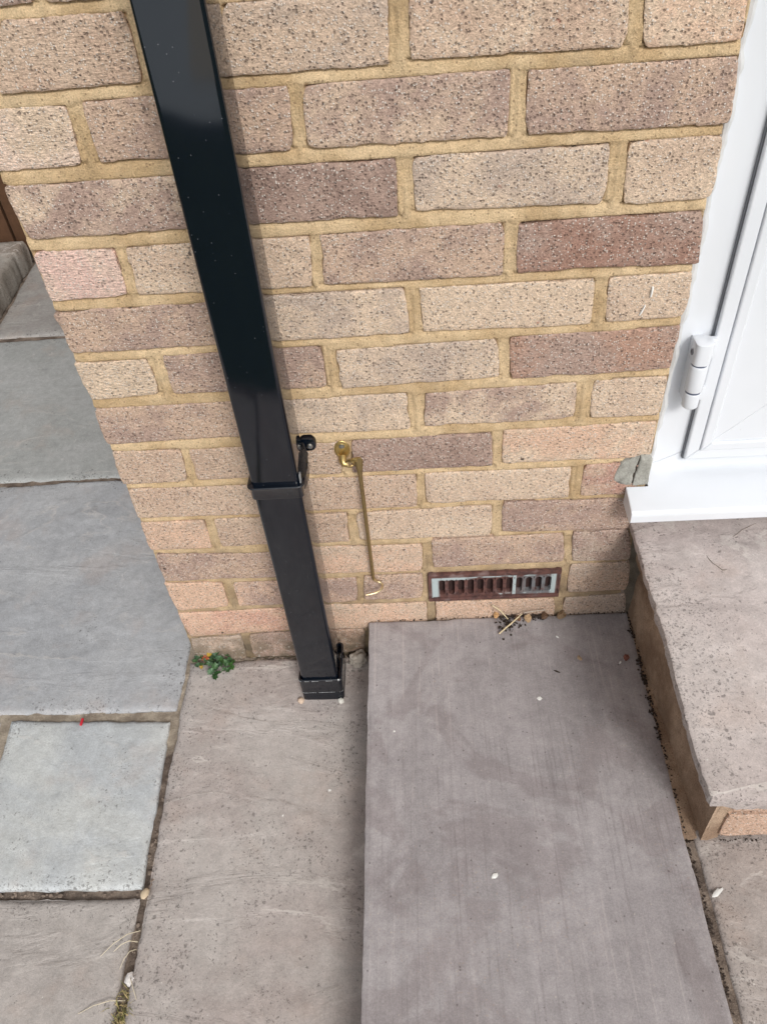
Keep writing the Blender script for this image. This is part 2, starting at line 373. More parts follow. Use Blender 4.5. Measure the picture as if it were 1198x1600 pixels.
def mat_leaf():
    t = NT('weed_leaf'); n = t.noise(220, detail=3); base = t.scale(t.objcol(), t.math('MULTIPLY_ADD', n, .9, .55))
    t.b.inputs['Transmission Weight'].default_value = 0; return t.done(base, .45, .5)

M_BRICK = mat_brick(); M_MORTAR = mat_mortar(); M_STONE = mat_stone(); M_STEP = mat_stone('streaked_purple_sandstone', True)
M_RISER = mat_mortar('riser_mortar', lin(184, 160, 138), lin(150, 126, 106), dirt=False)
M_BLACK = mat_plastic_black(); M_UPVC = mat_upvc(); M_BRASS = mat_brass(); M_VENT = mat_vent(); M_CEM = mat_cement(); M_JOINT = mat_joint(); M_LEAF = mat_leaf()
M_WORN = simple('scuffed_plastic', (.26, .27, .28), .5, nscale=300, namp=.5)
M_GASKET = simple('rubber_gasket', (.16, .17, .19), .6)
M_STEEL = simple('steel_screw', (.5, .48, .44), .35, metal=1.0)
M_SOIL = simple('dark_soil', (.050, .038, .032), .95, .2, nscale=400, namp=.5, bump=.001)
M_STRAW = simple('dry_straw', lin(206, 188, 150), .7, .3, nscale=300, namp=.2, objc=True)
M_WHITE = simple('white_splash', (.82, .82, .80), .7, .3, nscale=300, namp=.1)
M_PEB = simple('pebble_stone', (.4, .4, .4), .85, .3, nscale=220, namp=.35, bump=.001, objc=True)
M_WOOD = simple('weathered_timber', lin(92, 66, 48), .85, .3, nscale=60, namp=.4, bump=.001)
M_RED = simple('red_scrap', (.65, .03, .05), .5)

# ------------------------------------------------------------------ ground, patio and paving
gm = fast_mesh('ground', [(-60, -60, -.06), (60, -60, -.06), (60, 60, -.06), (-60, 60, -.06)], [(0, 1, 2, 3)])
props(link('ground', gm, simple('grass_ground', (.055, .075, .03), .95, .2, nscale=3, namp=.4, bump=0), smooth=False), kind='structure')  # unseen dark lawn, bared in front of the patio to darken the pipe's reflection

me = fast_mesh('reflection_sheet', [(-9, -12, -.03), (.0, -12, -.03), (.0, -3.38, -.03), (-9, -3.38, -.03)], [(0, 1, 2, 3)])  # added unseen pale sheet, placed to give the pipe's top its blue-grey reflection
props(link('reflection_sheet', me, simple('pale_blue_reflection', (.74, .81, .86), .9, .3, nscale=60, namp=.3), smooth=False), kind='structure')
me = fast_mesh('path', [(-.62, -12, -.024), (.9, -12, -.024), (.9, -4.1, -.024), (-.62, -4.1, -.024)], [(0, 1, 2, 3)])  # added unseen beige strip, laid for the beige reflection on the pipe's right
props(link('path', me, simple('beige_reflection', (.82, .75, .62), .9, .3, nscale=30, namp=.15), smooth=False), kind='structure')
xs = np.concatenate([np.arange(-2.2, -.42, .02), np.arange(-.42, .06, .003), np.arange(.06, 2.0, .02)])
ys = np.concatenate([np.arange(-1.08, -.8, .02), np.arange(-.8, .02, .004), np.arange(.02, 2.4, .02)])
X, Y = np.meshgrid(xs, ys, indexing='ij')
Zj = -.0075 + .0035 * fbm(X * 40, Y * 40, 3) + .002 * fbm(X * 150, Y * 150, 5)
sunk = 1 / (1 + np.exp((Y + .20) / .02)); Zj = Zj - .004 * sunk
me = fast_mesh('patio', np.stack([X, Y, Zj], -1).reshape(-1, 3), grid_faces(len(xs), len(ys)))
patio = props(link('patio', me, M_JOINT), kind='structure')

def slab(name, c, ztop, thick, mat, parent, col, tint, lichen=0.0, relief=.0030, rough=.0022, sp=.008, seed=1, rag=1.0, edge=.004, vein=1.0):
    """c: corners (x,y) counter-clockwise; a riven flag with a ragged, slightly rounded edge and its real thickness"""
    c = np.array(c, float)
    wu = np.linalg.norm(c[1] - c[0]); wv = np.linalg.norm(c[3] - c[0])
    def par(w):
        n = max(4, int(w / sp)); a = np.linspace(0, 1, n)
        e = np.array([.0012, .003, .006]) / w
        return np.unique(np.concatenate([a, e, 1 - e]))
    u = par(wu); v = par(wv); U, V = np.meshgrid(u, v, indexing='ij')
    P = (c[0] * ((1 - U) * (1 - V))[..., None] + c[1] * (U * (1 - V))[..., None] + c[2] * (U * V)[..., None] + c[3] * ((1 - U) * V)[..., None])
    du0, du1, dv0, dv1 = U * wu, (1 - U) * wu, V * wv, (1 - V) * wv
    eu = (c[1] - c[0]) / wu; ev = (c[3] - c[0]) / wv
    def rg(s, k): return rough * (.55 * vn(s * 14, s * 0 + k, seed) + .45 * vn(s * 70, s * 0 + k, seed + 3) + .35 * vn(s * 190, s * 0 + k, seed + 5)) + rough * .5 * np.maximum(0, vn(s * 9, s * 0 + k + 9, seed) - .3) * 3
    fo = lambda d: np.exp(-d / .012)
    P = P + (rg(V * wv, 1) * fo(du0))[..., None] * eu - (rg(V * wv, 2) * fo(du1))[..., None] * eu + (rg(U * wu, 3) * fo(dv0))[..., None] * ev - (rg(U * wu, 4) * fo(dv1))[..., None] * ev
    d = np.minimum(np.minimum(du0, du1), np.minimum(dv0, dv1))
    x, y = P[..., 0], P[..., 1]
    n = fbm(x * 3.2 + seed, y * 5 + seed, seed + 20, 3) * 4; fl = np.floor(n); fr = n - fl
    st = fl + np.clip((fr - .82) / .18, 0, 1)
    z = ztop + relief * st * .5 + .0006 * fbm(x * 55, y * 55, seed) - edge * np.exp(-d / .0035) - .0015 * np.exp(-d / .02) * (1 + fbm(x * 30, y * 30, seed + 8))
    z -= (z[d > .03].mean() - ztop) if (d > .03).any() else 0
    top = np.concatenate([P, z[..., None]], -1).reshape(-1, 3)
    nu, nv = len(u), len(v); ri = ring_idx(nu, nv)
    F = list(map(tuple, grid_faces(nu, nv)))
    V_ = top.tolist(); prev = ri; cen = P.reshape(-1, 2).mean(0)
    for dz, ins in ((.35, -.0012), (.7, .0005), (1.0, .004)):
        base = len(V_)
        for k, i in enumerate(ri):
            q = top[i]; dr = (q[:2] - cen); dr = dr / (np.linalg.norm(dr) + 1e-9)
            wob = .0010 * float(vn(k * .35, dz * 9, seed + 31)) * rag
            V_.append((q[0] - dr[0] * (ins + wob), q[1] - dr[1] * (ins + wob), ztop - thick * dz))
        cur = list(range(base, base + len(ri)))
        for k in range(len(ri)):
            k2 = (k + 1) % len(ri); F.append((prev[k2], prev[k], cur[k], cur[k2]))
        prev = cur
    o = link(name, mesh(name, V_, F), mat, parent, True, col)
    o.color = (*ds(col, .62), 1); o['tint'] = [float(t) for t in ds(tint, .62)]; o['lichen'] = float(lichen); o['vein'] = float(vein)
    return o
PINK, PINK2 = lin(188, 178, 172), lin(180, 165, 159)
BLUE, BLUE2 = lin(164, 167, 172), lin(154, 156, 158)
s = slab('paving_slab', [(.022, -1.05), (.62, -1.05), (.62, -.006), (-.009, -.006)], 0, .022, M_STONE, patio, PINK, PINK2, .55, seed=4); s['label'] = 'pinkish grey riven paving slab under the drainpipe'
s = slab('paving_slab', [(-.306, -.414), (-.008, -.417), (-.024, -.130), (-.316, -.120)], .001, .022, M_STONE, patio, lin(200, 205, 204), lin(184, 192, 198), .30, seed=9, vein=.6); s['label'] = 'small pale blue paving slab'
s = slab('paving_slab', [(-.62, -1.02), (-.002, -1.02), (-.009, -.431), (-.62, -.428)], 0, .022, M_STONE, patio, lin(186, 177, 171), lin(178, 167, 161), .15, seed=14); s['label'] = 'pinkish grey paving slab below the small pale one'
s = slab('paving_slab', [(-.615, -.103), (-.016, -.107), (-.018, .524), (-.615, .526)], .001, .022, M_STONE, patio, lin(178, 181, 186), lin(168, 172, 179), .05, seed=22, vein=.55); s['label'] = 'large blue grey paving slab beside the wall corner'
slab('paving_slab', [(-.63, -.414), (-.333, -.414), (-.335, -.120), (-.63, -.120)], 0, .022, M_STONE, patio, PINK, PINK2, .1, seed=27)
slab('paving_slab', [(-.905, .541), (.0, .541), (.0, 1.19), (-.905, 1.19)], 0, .022, M_STONE, patio, lin(172, 175, 175), lin(163, 167, 166), .0, relief=.001, seed=33, vein=.4, sp=.012)
slab('paving_slab', [(-1.52, .541), (-.92, .541), (-.92, 1.19), (-1.52, 1.19)], 0, .022, M_STONE, patio, lin(160, 163, 162), lin(150, 155, 152), .0, seed=35, sp=.015)
slab('paving_slab', [(-.855, 1.213), (.0, 1.213), (.0, 1.83), (-.885, 1.83)], 0, .022, M_STONE, patio, lin(168, 164, 160), lin(156, 150, 146), .1, relief=.002, seed=38, sp=.012)
slab('paving_slab', [(-1.24, -.10), (-.63, -.10), (-.63, .526), (-1.24, .526)], 0, .022, M_STONE, patio, BLUE, BLUE2, .1, seed=41, sp=.015)
slab('paving_slab', [(-1.24, -.414), (-.645, -.414), (-.645, -.115), (-1.24, -.115)], 0, .022, M_STONE, patio, PINK, PINK2, .1, seed=43, sp=.015)
slab('paving_slab', [(-1.24, -1.02), (-.635, -1.02), (-.635, -.43), (-1.24, -.43)], 0, .022, M_STONE, patio, BLUE, PINK, .1, seed=45, sp=.015)
# ------------------------------------------------------------------ house wall, brick by brick (corners in mm on the wall plane: x, z)
wall = empty('house_wall', (.38, .1, 0), 'buff and mauve brick house wall with sandy mortar behind the drainpipe', 'wall')
BR = [
('R1a',[(63, 1051), (185, 1050), (186, 988), (36, 987)]),
('R1b',[(278, 1050), (437, 1048), (432, 987), (264, 987)]),
('R1c',[(455, 1049), (660, 1047), (665, 987), (454, 990)]),
('R1d',[(674, 1048), (772, 1044), (776, 984), (681, 985)]),
('R2a',[(10, 974), (100, 972), (96, 912), (1, 912)]),
('R2b',[(116, 974), (330, 975), (327, 912), (115, 913)]),
('R2c',[(344, 975), (553, 975), (553, 911), (340, 913)]),
('R2d',[(570, 973), (777, 971), (783, 908), (571, 911)]),
('R3a',[(-1, 896), (227, 894), (231, 834), (6, 834)]),
('R3b',[(243, 896), (435, 897), (433, 833), (248, 835)]),
('R3c',[(451, 896), (662, 897), (663, 833), (452, 837)]),
('R3d',[(680, 897), (779, 898), (780, 830), (683, 830)]),
('R4a',[(2, 819), (101, 816), (99, 756), (2, 754)]),
('R4b',[(114, 817), (331, 816), (325, 753), (111, 756)]),
('R4c',[(342, 817), (553, 818), (554, 753), (339, 754)]),
('R4d',[(568, 816), (774, 817), (782, 753), (569, 754)]),
('R5a',[(-2, 740), (220, 741), (221, 681), (1, 679)]),
('R5b',[(239, 744), (436, 744), (439, 681), (235, 680)]),
('R5c',[(454, 743), (664, 741), (665, 679), (456, 682)]),
('R5d',[(679, 741), (778, 743), (779, 683), (683, 681)]),
('R6a',[(-1, 665), (97, 665), (99, 609), (3, 605)]),
('R6b',[(116, 668), (325, 669), (326, 606), (117, 608)]),
('R6c',[(342, 662), (550, 666), (554, 607), (344, 602)]),
('R6d',[(565, 667), (778, 669), (775, 606), (568, 603)]),
('R7a',[(0, 591), (214, 590), (206, 530), (-1, 527)]),
('R7b',[(251, 588), (431, 589), (433, 527), (251, 528)]),
('R7c',[(454, 587), (657, 592), (659, 532), (452, 531)]),
('R7d',[(678, 593), (776, 595), (774, 530), (679, 531)]),
('R8a',[(0, 513), (102, 511), (98, 449), (-2, 450)]),
('R8b',[(114, 510), (332, 511), (328, 450), (112, 451)]),
('R8c',[(347, 511), (547, 515), (549, 453), (343, 451)]),
('R8d',[(562, 517), (774, 519), (776, 455), (562, 456)]),
('R9a',[(2, 439), (213, 436), (217, 375), (0, 378)]),
('R9b',[(249, 443), (438, 442), (436, 376), (247, 377)]),
('R9c',[(450, 443), (665, 442), (665, 381), (450, 381)]),
('R9d',[(683, 445), (764, 447), (763, 382), (681, 382)]),
('R10a',[(0, 368), (103, 368), (101, 303), (-1, 302)]),
('R10b',[(118, 368), (328, 369), (325, 304), (117, 305)]),
('R10c',[(341, 368), (551, 372), (552, 304), (341, 307)]),
('R10d',[(566, 377), (756, 373), (771, 307), (567, 311)]),
('R11a',[(3, 294), (209, 285), (210, 223), (3, 226)]),
('R11b',[(248, 295), (441, 292), (439, 226), (251, 229)]),
('R11c',[(456, 301), (665, 303), (672, 235), (457, 234)]),
('R11d',[(679, 305), (769, 305), (779, 232), (684, 236)]),
('R12a',[(-1, 220), (99, 218), (98, 153), (3, 145)]),
('R12b',[(116, 214), (328, 216), (324, 153), (115, 152)]),
('R12c',[(339, 219), (439, 219), (437, 154), (335, 157)]),
('R12d',[(682, 228), (781, 227), (785, 156), (683, 157)]),
('R13a',[(2, 138), (220, 143), (222, 79), (7, 70)]),
('R13b',[(239, 146), (444, 144), (442, 73), (243, 77)]),
('R13c',[(458, 144), (664, 141), (668, 74), (457, 76)]),
('R13d',[(679, 142), (784, 146), (795, 71), (684, 73)]),
('R14a',[(6, 62), (102, 69), (99, -7), (0, -11)]),
('R14b',[(116, 70), (225, 73), (223, 0), (112, -4)]),
('R14c',[(236, 72), (329, 74), (326, 8), (235, -1)]),
('VENT',[(448, 220), (667, 220), (671, 154), (446, 148)]),
]
CR, CR2, MV, MV2, PK, PE, TN, GY = [lin(*c) for c in ((214, 190, 162), (204, 178, 152), (174, 147, 132), (156, 130, 117), (222, 196, 175), (217, 180, 150), (197, 168, 143), (188, 168, 150))]
BC = {'R1a': (CR2, TN, .5), 'R1b': (GY, CR2, .9), 'R1c': (CR, TN, .9), 'R1d': (PE, CR, .2), 'R2a': (PK, CR, .1), 'R2b': (MV, TN, .5), 'R2c': (CR2, MV, .7), 'R2d': (TN, MV, .9),
      'R3a': (CR, MV, .7), 'R3b': (MV, MV2, .9), 'R3c': (CR, GY, .6), 'R3d': (CR2, CR, .5), 'R4a': (PK, lin(226, 190, 176), 0), 'R4b': (CR, CR2, .4), 'R4c': (MV, TN, .7), 'R4d': (MV, lin(164, 126, 108), .8),
      'R5a': (MV, TN, .4), 'R5b': (CR, GY, .2), 'R5c': (CR, CR, .3), 'R5d': (CR, CR2, .1), 'R6a': (lin(224, 200, 170), CR, .05), 'R6b': (TN, MV, .4), 'R6c': (GY, CR, .6), 'R6d': (lin(180, 142, 120), MV, .6),
      'R7a': (MV, TN, .5), 'R7b': (GY, CR, .3), 'R7c': (CR, MV, .45), 'R7d': (CR, CR2, .2), 'R8a': (CR2, TN, .4), 'R8b': (TN, CR2, .2), 'R8c': (MV2, MV, .5), 'R8d': (PE, CR, .0),
      'R9a': (TN, CR2, .5), 'R9b': (CR2, TN, .5), 'R9c': (CR, CR2, .1), 'R9d': (lin(186, 144, 126), TN, .3), 'R10a': (PE, TN, .1), 'R10b': (TN, CR2, .3), 'R10c': (CR, CR2, .2), 'R10d': (TN, MV, .3),
      'R11a': (TN, MV, .5), 'R11b': (PE, CR2, .05), 'R11c': (TN, MV, .15), 'R11d': (GY, MV, .5), 'R12a': (PE, PE, .0), 'R12b': (MV, PE, .2), 'R12c': (MV, TN, .5), 'R12d': (TN, GY, .2),
      'R13a': (PE, lin(206, 160, 136), .0), 'R13b': (CR2, PE, .0), 'R13c': (PE, TN, .1), 'R13d': (TN, GY, .2), 'R14a': (TN, GY, .1), 'R14b': (TN, MV, .2), 'R14c': (lin(168, 128, 104), TN, .2)}
def clay(c):                                               # fired-clay tint: slightly greyed
    c = ds(c, .80); return (c[0] * .93, c[1] * .90, c[2] * .895)
def brick(q, seed, parent, a, b, spots, sp=.005, depth=.06, y0=0.0, rg=1.0):
    q = np.array(q, float) / 1000                        # TL TR BR BL
    w = np.linalg.norm(q[1] - q[0]); h = np.linalg.norm(q[3] - q[0])
    def par(L):
        n = max(3, int(L / sp)); e = np.array([.0012, .003]) / L
        return np.unique(np.concatenate([np.linspace(0, 1, n), e, 1 - e]))
    u = par(w); v = par(h); U, V = np.meshgrid(u, v, indexing='ij')
    P = q[3] * ((1 - U) * (1 - V))[..., None] + q[2] * (U * (1 - V))[..., None] + q[1] * (U * V)[..., None] + q[0] * ((1 - U) * V)[..., None]
    l, r, bt, tp = U * w, (1 - U) * w, V * h, (1 - V) * h
    def e(s, k): return .0008 * rg * (.7 * vn(s * 45, s * 0 + k, seed) + .6 * vn(s * 140, s * 0 + k, seed + 1) + .6 * vn(s * 330, s * 0 + k, seed + 2)) + .0022 * rg * np.maximum(0, vn(s * 30, s * 0 + k + 5, seed + 3) - .45) * 2
    f = lambda d: np.exp(-d / .006)
    cr = .0022 * rg; fc = lambda d1, d2: np.exp(-(d1 + d2) / .006)
    X_ = P[..., 0] + (e(V * h, 1)) * f(l) - e(V * h, 2) * f(r) + cr * (fc(l, tp) * (1 + vn(seed, 1, 2)) + fc(l, bt)) - cr * (fc(r, tp) + fc(r, bt) * (1 + vn(seed, 4, 2)))
    Z_ = P[..., 1] + e(U * w, 3) * f(bt) - e(U * w, 4) * f(tp) + .4 * cr * (fc(l, bt) + fc(r, bt)) - .4 * cr * (fc(l, tp) + fc(r, tp))
    d = np.minimum(np.minimum(l, r), np.minimum(bt, tp))
    t1, t2 = .0012 * vn(seed, 7, 1), .0009 * vn(seed, 9, 1)
    Y_ = y0 + .0007 * fbm(X_ * 90 + seed, Z_ * 90, seed) + .0005 * fbm(X_ * 240, Z_ * 240, seed + 9) + .0013 * np.exp(-d / .0014) + (U - .5) * t1 + (V - .5) * t2
    top = np.stack([X_, Y_, Z_], -1).reshape(-1, 3); nu, nv = len(u), len(v); ri = ring_idx(nu, nv)
    F = list(map(tuple, grid_faces(nu, nv)[:, ::1])); V_ = top.tolist(); prev = ri
    for dep, k in ((.005, 0), (depth, 1)):
        base = len(V_)
        for i in ri: V_.append((top[i][0], y0 + dep, top[i][2]))
        cur = list(range(base, base + len(ri)))
        for k in range(len(ri)):
            k2 = (k + 1) % len(ri); F.append((prev[k2], prev[k], cur[k], cur[k2]))
        prev = cur
    o = link('brick', mesh('brick', V_, F), M_BRICK, parent, True, a)
    o.color = (*clay(a), 1); o['tint'] = [float(x) for x in clay(b)]; o['spots'] = float(spots)
    return o
rng = random.Random(7)
QUADS = []; BO = {}
for i, (nm, q) in enumerate(BR):
    if nm == 'VENT': QUADS.append(q); continue
    a, b, sp = BC[nm]; BO[nm] = brick(q, 11 + i * 3, wall, a, b, sp); QUADS.append(q); BO[nm]['drag'] = {'R2a': .8, 'R4a': .9, 'R6a': 1.0, 'R5a': .3, 'R8a': .5, 'R8b': .6, 'R12a': .6, 'R10b': .5, 'R8d': .5, 'R1a': .6, 'R2b': .4, 'R6b': .5, 'R12d': .7, 'R7d': .4}.get(nm, .12)
PAL = [(CR, CR2), (MV, TN), (CR2, MV), (TN, GY), (PK, CR), (GY, MV), (PE, CR2)]
seed = 500
for r in range(0, -6, -1):                               # the courses just above the picture
    z0 = 1062 + (-r) * 75; xs_ = [(0, 102), (113, 327), (338, 552), (563, 777)] if r % 2 == 0 else [(0, 215), (225, 440), (450, 665), (675, 777)]
    for x0, x1 in xs_:
        if r == 0: q = [(x0, z0 + 64), (x1, z0 + 64), (x1, z0), (x0, z0)]
        else: q = [(x0, z0 + 65), (x1, z0 + 65), (x1, z0), (x0, z0)]
        a, b = rng.choice(PAL); brick(q, seed, wall, a, b, rng.random(), sp=.006 if r == 0 else .012); QUADS.append(q); seed += 3
# return wall round the corner: low-poly bricks along the side face
def return_brick(y0, y1, z0, z1, k):
    bm = bmesh.new(); add_box(bm, 0.0, .06, y0, y1, z0, z1, bev=.003, seg=1); a, b = PAL[k % len(PAL)]
    o = link('brick', bm_mesh('brick', bm), M_BRICK, wall, False, a); o.color = (*clay(a), 1); o['tint'] = list(clay(b)); o['spots'] = .5
for r in range(18):
    z0 = .005 + r * .0745; z1 = z0 + .064; y = .062
    first = .040 if r % 2 == 0 else .155; k = r
    L = first
    while y < 1.75:
        return_brick(y, y + L, z0, z1, k); y += L + .0105; L = .215; k += 3

# mortar bed between the bricks: a recessed, weather-struck height field
gx = np.arange(.0015, .7770, .0025); gz = np.arange(-.02, 1.50, .0025)
GX, GZ = np.meshgrid(gx, gz, indexing='ij')
inside = np.zeros(GX.shape, bool); dab = np.full(GX.shape, .02); dbe = np.full(GX.shape, .02); dlr = np.full(GX.shape, .02)
for q in QUADS:
    (ax, az), (bx, bz), (cx_, cz_), (dx, dz) = [(p[0] / 1000, p[1] / 1000) for p in q]
    t = np.clip((GX - (ax + dx) / 2) / ((bx + cx_) / 2 - (ax + dx) / 2), 0, 1)
    zt = az + (bz - az) * t; zb = dz + (cz_ - dz) * t
    m = np.clip((GZ - zb) / (zt - zb), 0, 1); xl = dx + (ax - dx) * m; xr = cx_ + (bx - cx_) * m
    inx = (GX > xl - .004) & (GX < xr + .004)
    inside |= (GX > xl + .001) & (GX < xr - .001) & (GZ > zb + .001) & (GZ < zt - .001)
    dab = np.where(inx & (GZ <= zb + .001), np.minimum(dab, np.abs(zb - GZ)), dab)       # distance up to a brick's underside
    dbe = np.where(inx & (GZ >= zt - .001), np.minimum(dbe, np.abs(GZ - zt)), dbe)       # distance down to a brick's top
    inz = (GZ > zb) & (GZ < zt)
    dlr = np.where(inz, np.minimum(dlr, np.minimum(np.abs(GX - xl), np.abs(GX - xr))), dlr)
bed = .0066 * np.exp(-dab / .0042) + .0020 * np.clip(1 - dbe / .010, 0, 1) ** .5 * .3
per = .0026 - .0016 * np.exp(-dlr / .0025)
vert = (dlr < .0075) & (dab > .012)
dep = .0009 + np.where(vert, per, bed) + .0010 * fbm(GX * 45, GZ * 45, 2) + .0007 * fbm(GX * 170, GZ * 170, 4)
dep = dep + .0030 * np.exp(-(.7780 - GX) / .003) + .0030 * np.exp(-GX / .003)
dep = np.where(inside, .009, dep)
me = fast_mesh('mortar_bed', np.stack([GX, dep, GZ], -1).reshape(-1, 3), grid_faces(len(gx), len(gz)))
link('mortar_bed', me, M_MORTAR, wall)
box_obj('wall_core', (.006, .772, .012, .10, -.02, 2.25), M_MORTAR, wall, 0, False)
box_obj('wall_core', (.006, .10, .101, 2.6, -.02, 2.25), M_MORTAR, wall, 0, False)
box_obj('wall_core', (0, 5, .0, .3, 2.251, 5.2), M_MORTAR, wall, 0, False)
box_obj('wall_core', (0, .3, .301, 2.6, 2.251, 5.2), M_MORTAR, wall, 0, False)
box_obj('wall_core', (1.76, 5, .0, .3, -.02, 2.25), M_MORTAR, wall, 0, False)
# grey cement patch by the sill, cracked in two
def lump(name, out, y0, y1, mat, parent, seed, n=9, amp=.0015, color=None):
    out = np.array(out, float); c = out.mean(0); V_ = []; F = []
    m = len(out) * 4; pts = []
    for k in range(m):
        a = out[k // 4]; b = out[(k // 4 + 1) % len(out)]; t = (k % 4) / 4; p = a + (b - a) * t
        pts.append(p + (p - c) * .05 * float(vn(k * .8, seed, 3)))
    pts = np.array(pts)
    for ring, (s, y) in enumerate(((1.0, y1), (1.0, y0 + (y1 - y0) * .45), (.93, y0 + (y1 - y0) * .12), (.75, y0), (.45, y0), (.15, y0))):
        for p in pts:
            e = c + (p - c) * s; V_.append((e[0], y + amp * float(fbm(e[0] * 130, e[1] * 130, seed)) * (s < .99), e[1]))
    for r_ in range(5):
        for k in range(m):
            a = r_ * m + k; b = r_ * m + (k + 1) % m; F.append((a, b, b + m, a + m))
    F.append(tuple(5 * m + k for k in range(m)))
    bm = bmesh.new(); me_ = mesh(name, V_, F); bm.from_mesh(me_); bpy.data.meshes.remove(me_)
    return link(name, bm_mesh(name, bm), mat, parent, True, color)
lump('cement_patch', [(.7270, .412), (.7400, .4035), (.7550, .4010), (.7562, .425), (.7582, .440), (.7597, .4590), (.7480, .4565), (.7340, .447), (.7290, .432)], -.0022, .006, M_CEM, wall, 3, amp=.0012)
lump('cement_patch', [(.7553, .4010), (.7650, .4000), (.7790, .4020), (.7790, .432), (.7785, .450), (.7730, .4600), (.7602, .4598), (.7586, .440), (.7566, .425)], -.0034, .006, M_CEM, wall, 5, amp=.0012)
lump('patch_crack', [(.7515, .4035), (.7600, .4035), (.7625, .430), (.7635, .4560), (.7560, .4560), (.7530, .430)], -.0012, .004, M_SOIL, wall, 8, amp=.0002)
# white paint drips on one brick
pm = lump('paint_drip', [(.7315, .727), (.7338, .7275), (.7330, .7140), (.7310, .7135)], -.0034, .001, M_WHITE, BO['R5d'], 2, amp=.0002)
lump('paint_drip', [(.7266, .7035), (.7280, .7030), (.7250, .6930), (.7228, .6895), (.7214, .6892), (.7222, .6915)], -.0030, .001, M_WHITE, BO['R5d'], 4, amp=.0002)

# ------------------------------------------------------------------ steps
low = empty('step', (.57, -.45, 0), 'low step with a dark purple slab against the wall under the air vent', 'step')
s = slab('tread_slab', [(.344, -.95), (.785, -.95), (.792, -.003), (.340, -.003)], .10, .030, M_STEP, low, lin(170, 162, 165), lin(157, 149, 152), 0, relief=.0006, rough=.0012, seed=71, sp=.009, edge=.0012)
s['label'] = 'dark purple streaked slab'
s = slab('tread_slab', [(.7965, -1.0), (1.45, -1.0), (1.45, -.385), (.8025, -.385)], .10, .030, M_STONE, low, lin(180, 167, 160), lin(170, 156, 149), .35, seed=75, sp=.011, rough=.002)
s['label'] = 'pinkish slab in front of the doorstep'
for k in range(4):
    y = -.93 + k * .225
    bm = bmesh.new(); add_box(bm, .362, .46, y, y + .213, -.005, .062, bev=.003, seg=1); a, b = PAL[k]
    o = link('brick', bm_mesh('brick', bm), M_BRICK, low, False, a); o.color = (*clay(a), 1); o['tint'] = list(clay(b)); o['spots'] = .3
box_obj('joint_mortar', (.7845, .8085, -.95, -.4015, .07, .0930), M_JOINT, low, 0, False)
box_obj('mortar_core', (.368, 1.44, -.92, -.01, -.02, .068), M_MORTAR, low, 0, False)

dstep = empty('doorstep', (1.15, -.22, .1), 'upper doorstep with a pinkish grey slab on a mortared brick riser below the door sill', 'step')
s = slab('tread_slab', [(.7595, -.4515), (1.72, -.455), (1.72, .035), (.7665, .035)],   .325, .026, M_STONE, dstep, lin(198, 184, 179), lin(190, 172, 167), .50, relief=.0040, seed=83, sp=.008, rough=.0030, edge=.0016)
# mortared riser face on the left with a fillet at its foot
yy = np.arange(-.402, .0, .004); prof = [(.790, .298), (.789, .29), (.787, .27), (.786, .25), (.787, .235), (.7915, .222), (.7965, .212), (.7985, .205), (.7965, .19), (.7960, .17), (.7965, .15), (.7955, .13), (.7945, .115), (.7935, .105), (.7935, .09)]
prof = np.array(prof); YY, KK = np.meshgrid(yy, np.arange(len(prof)), indexing='ij')
PX = prof[KK, 0] + .017 * (YY / -.40) * np.clip((.30 - prof[KK, 1]) / .10, 0, 1) + .0020 * fbm(YY * 22, prof[KK, 1] * 22, 6) + .0012 * fbm(YY * 90, prof[KK, 1] * 90, 8); PZ = prof[KK, 1]
me = fast_mesh('riser_mortar', np.stack([PX, YY, PZ], -1).reshape(-1, 3), grid_faces(*PX.shape)[:, ::-1]); link('riser_mortar', me, M_RISER, dstep)
# front: a mortar return at the corner, then bricks
xx = np.arange(.8090, .834, .002); zz = np.arange(.095, .299, .006); XX, ZZ = np.meshgrid(xx, zz, indexing='ij')
YF = -.402 + .003 * np.clip((XX - .818) / .014, 0, 1) + .0012 * fbm(XX * 60, ZZ * 60, 9)
link('riser_mortar', fast_mesh('riser_mortar', np.stack([XX, YF, ZZ], -1).reshape(-1, 3), grid_faces(*XX.shape)), M_RISER, dstep)
def front_brick(x0, x1, z0, z1, sd_, a, b):
    o = brick([(x0, z1), (x1, z1), (x1, z0), (x0, z0)], sd_, dstep, a, b, .05, y0=-.404, depth=.09); return o
z0 = 112
for row in range(2):
    x0 = 829
    for k in range(4):
        w = 215 if (k or row == 0) else 102
        front_brick(x0, x0 + w, z0, z0 + (66 if row == 0 else 100), 300 + row * 9 + k, lin(206, 174, 150), lin(198, 164, 138)); x0 += w + 11
    z0 += 77
box_obj('riser_mortar', (.787, .8145, -.399, -.004, .071, .0965), M_RISER, dstep, 0, False)
box_obj('mortar_core', (.815, 1.7, -.395, -.01, .07, .294), M_RISER, dstep, 0, False)
# dirt packed along the foot of the riser

